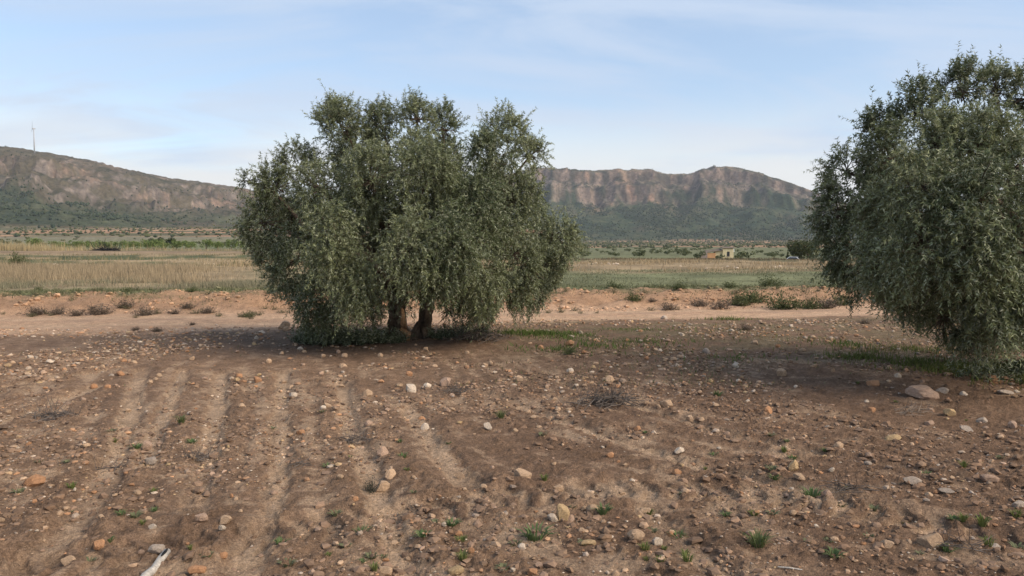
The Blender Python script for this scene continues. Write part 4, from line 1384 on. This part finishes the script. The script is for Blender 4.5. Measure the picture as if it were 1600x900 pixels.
for px, py, n, L, hgt, mat, lab in [(950, 630, 110, .55, .16, 'twig', "dark tangled brushwood pile lying in the middle of the field"),
                                    (1427, 645, 36, .36, .10, 'twig_pale', "pale dry twig bundle in front of the very large slab stone"),
                                    (305, 718, 40, .26, .06, 'twig', "grey matted twigs beside a tan stone, left of centre"),
                                    (78, 655, 50, .50, .07, 'twig', "flattened grey twigs strewn near the left edge of the field"),
                                    (745, 533, 80, .80, .25, 'twig', "heap of cut brown twigs at the foot of the two-trunk olive"),
                                    (545, 694, 50, .26, .07, 'twig', "dark grey twig tangle in a furrow behind the withered weed"),
                                    (718, 612, 40, .40, .08, 'twig', "thin dark twigs near the pinkish stone below the tree"),
                                    (470, 730 - 3, 14, .22, .03, 'twig', "few thin dark twigs on the furrows, left of the withered weed"),
                                    (1325, 765, 22, .34, .04, 'twig', "dark thin sticks lying left of the sunken grey stone"),
                                    (180, 733, 16, .30, .03, 'twig', "short dark sticks lying in the sandy wheel rut on the left"),
                                    (1500, 856, 16, .30, .03, 'twig', "dark sticks lying right of the loaf-shaped stone")]:
    P = ground_point(px, py)
    o = link("brushwood", twig_pile(int(px), n, L, hgt, .0045 if L > .4 else .003, mat), None, tuple(P))
    tag(o, lab, "brushwood", "dry brushwood on the field")
for px, py, rad, hgt, lab in [(580, 768, .085, .11, "dark withered weed against the plump tan stone")]:
    P = ground_point(px, py)
    o = link("withered_weed", bush_mesh(77, 60, rad, hgt, (.06, .062, .045), (.11, .10, .075)), None, tuple(P))
    tag(o, lab, "weed")
# larger loose stick, foreground right
P = ground_point(1215, 888)
mb = MB(); mb.tube([(0, 0, .008), (.05, -.02, .012), (.11, -.035, .008)], [.004, .005, .003], 5)
tag(mb.build("stick", M['deadwood']), "pale bare stick lying in the nearest soil, right of centre", "stick").location = tuple(P)

# dead branch: pale, barkless, with burnt patches
a = ground_point(262, 872); b = ground_point(228, 908)
root = empty("dead_branch", tuple(b))
av = Vector(a - b) + Vector((0, 0, .035)); dv = av.normalized()
mb = MB()
pts = [dv * (-.10) + Vector((0, 0, .02)), Vector((0, 0, .022)), av * .35 + Vector((.004, 0, .004)), av * .7 + Vector((-.003, 0, .002)), av]
mb.tube(pts, [.021, .021, .020, .019, .017], 12, bump=.09, seed=4)
mb.build("wood", M['deadwood'], root, True)
def burn(t0, t1, off, w):
    m_ = MB()
    side_ = dv.cross(Vector((0, 0, 1))).normalized()
    upv = side_.cross(dv).normalized()
    n = 7; vsx = []
    for i in range(n):
        t = t0 + (t1 - t0) * i / (n - 1)
        wob = w * math.sin(math.pi * (i + .6) / n) * random.uniform(.7, 1.1)
        for s_ in (-1, 0, 1):
            ang = off + s_ * wob
            vsx.append(av * t + (side_ * math.sin(ang) + upv * math.cos(ang)) * (.0225 - .004 * t) + Vector((0, 0, .006 * (1 - t))))
    m_.add(vsx, [(i * 3 + k, i * 3 + k + 1, i * 3 + 4 + k, i * 3 + 3 + k) for i in range(n - 1) for k in (0, 1)])
    m_.build("burnt_patch", M['char'], root)
burn(.68, .99, .1, .6); burn(.18, .32, .3, .3); burn(.02, .10, -.5, .4)
tag(root, "pale barkless dead branch with burnt black patches at the bottom edge", "branch")

DRY = [bush_mesh(40 + i, 70, .34, .26, (.10, .075, .058), (.20, .155, .115)) for i in range(3)]
GRN = [bush_mesh(50 + i, 80, .36, .30, (.055, .072, .030), (.13, .14, .06)) for i in range(3)]
SPARSE = [bush_mesh(60 + i, 26, .16, .13, (.08, .085, .04), (.17, .15, .09)) for i in range(3)]
BUSHES = [(55, 484, 1.1, 'd', "leftmost dry grey bush at the foot of the orange bank"), (92, 491, .9, 'd', "low sprawling dry bush at the road edge near the left"), (118, 484, .8, 'd', None), (155, 483, 1.35, 'd', "largest dry grey bush on the left part of the bank"),
          (195, 484, .9, 'd', None), (228, 483, 1.0, 'd', None), (273, 484, .7, 'd', None), (293, 482, .75, 'd', None), (325, 484, .8, 'd', None), (388, 474, .6, 'g', "green sprig on the bank just left of the two-trunk olive"),
          (1044, 473, 1.0, 'd', None), (1019, 478, .55, 'd', None), (1094, 472, 1.1, 'd', None), (1125, 470, 1.3, 'd', "broad brown bush in the middle of the right bank"), (1291, 471, 1.4, 'd', "dark brown bush on the bank near the dark olive"),
          (1180, 470, 1.6, 'g', "dense green bush on the bank right of the broad brown one"), (1225, 468, 1.7, 'g', "densest green bush on the right part of the bank"), (1265, 468, 1.3, 'g', None), (1315, 468, 1.3, 'g', None),
          (1165, 516, .62, 'd', "small dark dry bush standing alone on the field by the road"), (1352, 505, .55, 'd', "small dark bush at the road edge below the dark olive"), (990, 463, 1.0, 'g', None), (1060, 460, 1.0, 'g', None), (1140, 458, 1.0, 'g', None),
          (1155, 464, 1.4, 'g', None), (1205, 460, 1.4, 'g', None), (60, 455, 0.6, 'g', None), (120, 456, 0.6, 'g', None), (200, 457, 0.6, 'g', None), (300, 456, 0.6, 'g', None), (960, 452, 1.1, 'g', None), (245, 518, .45, 'd', None), (212, 516, .4, 'd', None), (300, 508, .35, 'd', None),
          (890, 552, .45, 'g', "grey green bush beside the fresh grass right of the two-trunk olive")]
ORD_B = 'first second third fourth fifth sixth seventh eighth ninth tenth eleventh twelfth thirteenth fourteenth fifteenth sixteenth seventeenth eighteenth'.split()
BANK_MARKS = []
BUSH_SHORT = {55: 'leftmost dry bush', 155: 'largest dry bush', 388: 'green sprig', 1125: 'broad brown bush', 1180: 'dense green bush', 1225: 'densest green bush', 1291: 'dark brown bush'}
bush_n = {'d': 0, 'g': 0}
for px, py, s, kd, lab in sorted(BUSHES, key=lambda b_: b_[0]):
    P = ground_point(px, py)
    o = link("dry_bush" if kd == 'd' else "green_bush", random.choice(DRY if kd == 'd' else GRN), None, tuple(P))
    o.scale = (s, s, s * random.uniform(.8, 1.0)); o.rotation_euler[2] = random.uniform(0, 6)
    if px in BUSH_SHORT:
        BANK_MARKS.append((P[0], P[1], BUSH_SHORT[px]))
    if lab:
        tag(o, lab, "bush", "bushes along the dirt road")
    elif kd == 'd':
        tag(o, "%s small plain dry bush from the left along the road" % ORD_B[bush_n[kd]], "bush", "small dry bushes along the road"); bush_n[kd] += 1
    else:
        tag(o, "%s low green bush from the left on the orange bank's top" % ORD_B[bush_n[kd]], "bush", "low green bushes on the bank top"); bush_n[kd] += 1
for i in range(80):
    px = random.uniform(0, 460) if i % 2 else random.uniform(830, 1340)
    py = random.uniform(455, 484) if px < 500 else random.uniform(450, 474)
    P = ground_point(px, py)
    o = link("bank_weed", random.choice(SPARSE), None, tuple(P)); s = random.uniform(.6, 1.3); o.scale = (s, s, s); o.rotation_euler[2] = random.uniform(0, 6)
    lab = "%s dry weed on the bank %s" % ("tiny" if s < .85 else "small" if s < 1.1 else "spreading", near_mark(P[0], P[1], BANK_MARKS, 3.0))
    tag(o, lab, "weed", "bank weeds: " + lab)

# ------------------------------------------------------------------ mid distance: terraces, almond row, house, car
def at(px, Y):
    x_ = (px - 800) / FPX * Y
    return np.array([x_, Y, float(terrain(np.array(x_), np.array(Y), False))])


def far_crown(seed, n, rx, rz, z0, c0, c1, leaf, lobes=6):
    r = np.random.default_rng(seed)
    lc = r.normal(size=(lobes, 3)) * np.array([rx * .45, rx * .45, rz * .28])
    i = r.integers(0, lobes, n)
    d = r.normal(size=(n, 3)); d /= np.linalg.norm(d, axis=1, keepdims=True)
    pos = lc[i] + d * np.array([rx, rx, rz]) * .52 * r.uniform(.55, 1.05, (n, 1))
    pos[:, 2] += z0
    u = r.normal(size=(n, 3)); u /= np.linalg.norm(u, axis=1, keepdims=True)
    v_ = np.cross(u, r.normal(size=(n, 3))); v_ /= np.linalg.norm(v_, axis=1, keepdims=True)
    q_ = leaf * r.uniform(.6, 1.3, (n, 1))
    V = np.stack([pos - u * q_, pos + v_ * q_ * .6, pos + u * q_, pos - v_ * q_ * .6], 1).reshape(-1, 3)
    Cc = np.repeat(lerp3(C3(*c0), C3(*c1), r.random(n)), 4, 0)
    return np_mesh("crown", V, np.arange(n * 4).reshape(-1, 4), M['plant'], Cc)


def far_trunk(hgt, r0):
    mb = MB()
    mb.tube([(0, 0, -.3), (.05, 0, hgt * .4), (-.04, .05, hgt)], [r0, r0 * .8, r0 * .5], 6)
    mb.tube([(0, 0, hgt * .7), (.5, .2, hgt * 1.35)], [r0 * .5, r0 * .2], 5)
    mb.tube([(0, 0, hgt * .7), (-.5, -.1, hgt * 1.3)], [r0 * .5, r0 * .2], 5)
    return mb.mesh("trunk", M['bark'])


def far_tree(name, crown, trunk, P, s, label, group=None, sx=1.0):
    root = empty(name, tuple(P), random.uniform(0, 6)); root.scale = (s * sx, s * sx, s)
    link("trunk", trunk, root); link("crown", crown, root)
    tag(root, label, "tree", group)
    return root


ALM = [far_crown(200 + i, 520, 1.55, 1.25, 1.75, (.092, .135, .040), (.185, .225, .080), .17) for i in range(4)]
DRK = [far_crown(210 + i, 900, 2.1, 1.7, 2.1, (.028, .040, .022), (.06, .072, .034), .2) for i in range(2)]
PINE = far_crown(220, 2200, 2.9, 2.3, 3.0, (.035, .050, .022), (.095, .10, .040), .2, 9)
TRK = far_trunk(1.3, .12)
TRK2 = far_trunk(1.9, .18)
for i, (px, Y, s) in enumerate([(57, 190, 1.25), (240, 178, 1.0), (362, 185, 1.0)]):
    far_tree("almond_tree", ALM[i % 4], TRK, at(px, Y), s, ["round bright green tree standing apart at the left end of the orchard row", "bright green round tree in front of the two dark trees", "bright green tree at the row's end beside the two-trunk olive"][i], "green orchard trees at the field's end")
ORD = 'first second third fourth fifth sixth seventh eighth ninth tenth eleventh twelfth thirteenth fourteenth fifteenth sixteenth seventeenth'.split()
for i in range(34):
    px = 78 + (i % 17) * 18.5 + random.uniform(-5, 5) + (i // 17) * 8
    Y = 205 + (i // 17) * 22 + random.uniform(-5, 5)
    far_tree("almond_tree", random.choice(ALM), TRK, at(px, Y), random.uniform(.75, 1.05), "%s leafy green tree from the left in the orchard's %s row" % (ORD[i % 17], ("front", "back")[i // 17]), "rows of green orchard trees")
far_tree("evergreen_tree", DRK[0], TRK2, at(244, 250), 1.0, "dark evergreen tree above the orchard row, the one farther from the olive", None)
far_tree("evergreen_tree", DRK[1], TRK2, at(270, 248), 1.12, "dark evergreen tree above the orchard row, the one nearer the olive", None)
far_tree("pine_tree", PINE, TRK2, at(1262, 150), 1.12, "rounded dark green pine beside the hanging branches of the dark olive", None)
far_tree("evergreen_tree", DRK[0], TRK2, at(1247, 210), .95, "small dark tree just left of the rounded pine", None)
ORCH = [far_crown(230 + i, 130, 1.2, .9, .95, (.055, .072, .032), (.13, .14, .065), .26) for i in range(4)]
for i in range(150):
    Y = 230 * (800 / 230) ** random.random()
    px = random.uniform(830, 1300) if i % 5 else random.uniform(0, 360)
    if px < 400:
        Y = random.uniform(260, 600)
    if 1085 < px < 1160 and Y < 300:
        continue
    P = at(px, Y)
    o = link("orchard_tree", random.choice(ORCH), None, tuple(P)); s = random.uniform(.7, 1.4); o.scale = (s, s, s * .9); o.rotation_euler[2] = random.uniform(0, 6)
    tag(o, "small round tree dotting the far valley floor", "tree", "small trees dotting the valley")
# dry reeds by the orchard
x, y = band_points(3500, -40, 125, 168, 185, 140, -.1, .1)
grass_obj("reeds", "dry tan reeds in front of the orchard row at left", x, y, 1.0, 2.1, .10, (.30, .23, .13), (.42, .34, .20), M['straw'], .12, "reeds")
x, y = band_points(2500, 125, 380, 172, 182, 141, -.1, .1)
grass_obj("orchard_grass", "pale grass along the foot of the orchard row", x, y, .3, .8, .09, (.22, .18, .11), (.34, .27, .17), M['straw'], .2)
x, y = band_points(6000, 820, 1330, 68.5, 73, 142, .0, .3)
grass_obj("field_edge_weeds", "dark brown weeds along the far edge of the meadow", x, y, .05, .22, .05, (.075, .065, .042), (.16, .13, .085), M['straw'], .4, "weeds")
# dark shrub in the terraces and burnt heap
P = at(28, 50); o = link("shrub", GRN[0], None, tuple(P)); o.scale = (2.2, 2.2, 3.4)
tag(o, "dark shrub rising behind the tall dry grass at far left", "shrub")
mb = MB()
twp = twig_pile(901, 90, 5.0, .8, .05, 'char')
P = at(168, 150); o = link("brushwood", twp, None, tuple(P)); tag(o, "long black heap of burnt prunings in front of the orchard row", "brushwood")
# pale stones heaped along terrace edges
for px, Y in [(82, 53), (86, 52), (90, 53), (111, 53), (116, 53), (128, 53), (210, 55), (243, 54), (252, 54), (258, 55), (290, 54), (305, 55), (318, 54), (335, 54), (356, 54)]:
    P = at(px + random.uniform(-2, 2), Y); o = link("field_stone", stone_mesh(n_stone % 9, 'white', False)); n_stone += 1
    s = random.uniform(.09, .20); o.scale = (s * 1.3, s, s * .8); o.location = (P[0], P[1], P[2] + s * .45)
    tag(o, "pale stone on the low terrace edge behind the dry grass", "stone", "pale stones along the left terraces")
for i in range(22):
    px = random.uniform(918, 966) if i < 14 else random.uniform(1000, 1290)
    Y = random.uniform(50, 54) if i < 14 else random.uniform(40, 46)
    P = at(px, Y); o = link("field_stone", stone_mesh(n_stone % 9, 'white', False)); n_stone += 1
    s = random.uniform(.08, .17); o.scale = (s * 1.3, s, s * .8); o.location = (P[0], P[1], P[2] + s * .35)
    tag(o, "pale stone in the line of rocks across the meadow" if i < 14 else "pale loose stone lying on the green meadow", "stone", "pale stones in a line on the meadow" if i < 14 else "loose pale stones on the meadow")

# house
P = at(1130, 200)
Hs = empty("house", (P[0], P[1], P[2]), R(-6))
k = 200 / FPX
def hbox(name, mat, x0, x1, y0, y1, z0, z1, par=Hs):
    mb = MB(); mb.box(x0, x1, y0, y1, z0, z1); return mb.build(name, mat, par)
X = lambda px: (px - 1130) * k
hbox("wall", M['plaster'], X(1129), X(1145.5), 0, 4.0, -.3, 2.95)
mb = MB(); x0, x1 = X(1128.2), X(1146.3)
mb.add([(x0, -.25, 2.953), (x1, -.25, 2.953), (x1, 4.25, 3.3), (x0, 4.25, 3.3), (x0, -.25, 3.09), (x1, -.25, 3.09), (x1, 4.25, 3.45), (x0, 4.25, 3.45)], [(0, 3, 2, 1), (4, 5, 6, 7), (0, 1, 5, 4), (1, 2, 6, 5), (2, 3, 7, 6), (3, 0, 4, 7)])
mb.build("roof", M['roof_tile'], Hs)
w_ = hbox("window", M['glass'], X(1135.5), X(1139.5), -.03, .05, .95, 2.1)
mb = MB()
for bx_ in (X(1136.5), X(1137.5), X(1138.5)):
    mb.box(bx_ - .02, bx_ + .02, -.10, -.06, .9, 2.15)
mb.box(X(1135.3), X(1139.7), -.10, -.05, 1.5, 1.55)
mb.build("window_bars", M['metal'], w_)
hbox("sill", M['stone_wall'], X(1135), X(1140), -.12, -.002, .82, .92, w_)
hbox("lean_to_wall", M['plaster'], X(1118), X(1128.9), .35, 3.6, -.3, 2.3)
hbox("shed_wall", M['plaster_orange'], X(1105.5), X(1117.9), .05, 3.2, -.3, 1.75)
mb = MB()
xa, xb = X(1104.5), X(1128.6)
mb.add([(xa, -.15, 1.85), (xb, -.15, 2.35), (xb, 3.8, 2.9), (xa, 3.8, 2.35), (xa, -.15, 1.97), (xb, -.15, 2.47), (xb, 3.8, 3.02), (xa, 3.8, 2.47)], [(0, 3, 2, 1), (4, 5, 6, 7), (0, 1, 5, 4), (1, 2, 6, 5), (2, 3, 7, 6), (3, 0, 4, 7)])
mb.build("lean_to_roof", M['roof_tile'], Hs)
tag(Hs, "small ochre farmhouse with a low orange walled shed at its side", "house")
P2 = at(1100, 198)
mb = MB()
for (xa, xb, zt) in ((-1.1, -.5, 1.3), (-.5, .3, 1.75), (.3, .85, 2.2)):
    mb.box(xa, xb, 0, .5, -.3, zt)
rw = mb.build("ruined_wall", M['stone_wall']); rw.location = tuple(P2)
tag(rw, "crumbling grey stone wall stepping down left of the farmhouse shed", "wall")
for px, py, s, lab in [(1092, 196, 1.1, "dark bush left of the crumbling grey wall"), (1124, 190, .8, "olive green bush in front of the farmhouse lean-to"), (1164, 195, 1.3, "dark green bush right of the farmhouse"), (1155, 192, .8, "small bush at the farmhouse's right corner")]:
    P = at(px, py); o = link("bush", random.choice(ORCH), None, tuple(P)); o.scale = (s, s, s * 1.1)
    tag(o, lab, "bush", "bushes round the farmhouse")
# white farm building far behind the house
P = at(1140, 420)
Fb = empty("farm_building", tuple(P))
mb = MB(); mb.box(-2.4, 2.4, 0, 6, -.5, 1.35); mb.build("wall", M['white_paint'], Fb)
mb = MB(); mb.add([(-2.6, -.3, 1.36), (2.6, -.3, 1.36), (2.6, 3, 1.9), (-2.6, 3, 1.9), (2.6, 6.3, 1.36), (-2.6, 6.3, 1.36)], [(0, 1, 2, 3), (3, 2, 4, 5), (1, 4, 2), (0, 3, 5), (0, 5, 4, 1)]); mb.build("roof", M['white_paint'], Fb)
tag(Fb, "white roofed building showing just above the ochre farmhouse", "building")

# white car
P = at(1242, 145)
Cr = empty("parked_car", (P[0], P[1], P[2] + .0), R(58))
prof = [(-2.0, .35), (-2.0, .85), (-1.75, .98), (-1.0, 1.02), (-.45, 1.55), (.9, 1.58), (1.75, 1.05), (2.0, .95), (2.05, .4)]
mb = MB(); n = len(prof)
mb.add([(-.82 * (0.86 if z > 1.2 else 1), xx, z) for xx, z in prof] + [(.82 * (0.86 if z > 1.2 else 1), xx, z) for xx, z in prof],
       [tuple(range(n - 1, -1, -1)), tuple(range(n, 2 * n))] + [(i, (i + 1) % n, n + (i + 1) % n, n + i) for i in range(n)])
mb.build("body", M['car_paint'], Cr)
mb = MB(); mb.add([(-.66, -.94, 1.09), (.66, -.94, 1.09), (.6, -.50, 1.52), (-.6, -.50, 1.52)], [(0, 1, 2, 3)])
for v_i in range(len(mb.v)):
    mb.v[v_i] = (mb.v[v_i][0], mb.v[v_i][1] - .03, mb.v[v_i][2] + .02)
mb.build("windscreen", M['glass'], Cr)
for s_ in (-1, 1):
    mb = MB(); mb.add([(s_ * .80, -.75, 1.08), (s_ * .80, 1.3, 1.08), (s_ * .725, .85, 1.5), (s_ * .725, -.38, 1.5)], [(0, 1, 2, 3) if s_ > 0 else (3, 2, 1, 0)])
    mb.v = [(vx + s_ * .012, vy, vz) for vx, vy, vz in mb.v]
    mb.build("side_window", M['glass'], Cr)
    mb = MB(); mb.box(s_ * .62 - .15, s_ * .62 + .15, -2.03, -1.96, .68, .84); mb.build("headlight", M['lamp'], Cr)
    for yy in (-1.25, 1.3):
        mb = MB(); mb.tube([(s_ * .66, yy, .32), (s_ * .85, yy, .32)], [.32, .32], 16)
        wh = mb.build("wheel", M['rubber'], Cr)
        mb = MB(); mb.tube([(s_ * .852, yy, .32), (s_ * .862, yy, .32)], [.19, .17], 12)
        mb.build("rim", M['metal'], wh)
tag(Cr, "white car parked behind the meadow near the rounded pine", "car")

# wind turbine on the ridge
bx_, by_ = (60 - 800) / FPX * 2420, 2420
bz_ = float(terrain(np.array(bx_), np.array(by_)))
Tw = empty("wind_turbine", (bx_, by_, bz_ - 3))
hub_z = CAM_Z + (385 - 203) / FPX * by_ - (bz_ - 3)
mb = MB(); mb.tube([(0, 0, 0), (0, 0, hub_z * .5), (0, 0, hub_z)], [2.1, 1.7, 1.25], 14); mb.build("tower", M['tower_paint'], Tw, True)
yaw = R(48)
ax = Vector((-math.sin(yaw), -math.cos(yaw), 0))
mb = MB(); mb.tube([-ax * 5.5 + Vector((0, 0, hub_z)), -ax * 4 + Vector((0, 0, hub_z)), ax * 2.6 + Vector((0, 0, hub_z))], [1.0, 1.6, 1.5], 10); mb.build("nacelle", M['tower_paint'], Tw)
hubp = ax * 3.6 + Vector((0, 0, hub_z))
mb = MB(); mb.tube([hubp - ax * 1.2, hubp + ax * .4, hubp + ax * 1.4], [1.4, 1.2, .3], 10); mb.build("hub", M['tower_paint'], Tw)
sidev = ax.cross(Vector((0, 0, 1))).normalized()
for a0 in (-6, 114, 234):
    d = sidev * math.sin(R(a0)) * 1 + Vector((0, 0, 1)) * math.cos(R(a0))
    wv = d.cross(ax).normalized()
    mb = MB(); vsx = []
    Lb = 25.0
    for t, w2, th in ((0.02, .75, .6), (.2, 1.6, .5), (.6, 1.1, .35), (1.0, .45, .15)):
        c = hubp + d * Lb * t
        vsx += [c - wv * w2, c + ax * th, c + wv * w2 * .7, c - ax * th]
    mb.add(vsx, [(i * 4 + k_, i * 4 + (k_ + 1) % 4, i * 4 + 4 + (k_ + 1) % 4, i * 4 + 4 + k_) for i in range(3) for k_ in range(4)] + [(3, 2, 1, 0), (12, 13, 14, 15)])
    mb.build("blade", M['tower_paint'], Tw)
tag(Tw, "white three bladed wind turbine on the ridge of the near mountain", "wind turbine")

# ------------------------------------------------------------------ air
HAZE = 0.000048
mb = MB(); mb.box(-9000, 9000, -300, 6200, -60, 470)
hm = bpy.data.materials.new("haze"); hm.use_nodes = True
hn = hm.node_tree.nodes; hn.clear()
ho = hn.new("ShaderNodeOutputMaterial"); hv = hn.new("ShaderNodeVolumePrincipled")
hv.inputs["Color"].default_value = (.80, .87, 1.0, 1)
hv.inputs["Density"].default_value = HAZE
hm.node_tree.links.new(hv.outputs[0], ho.inputs["Volume"])
tag(mb.build("haze", hm), "thin bluish haze filling the valley air", "haze", kind='stuff')
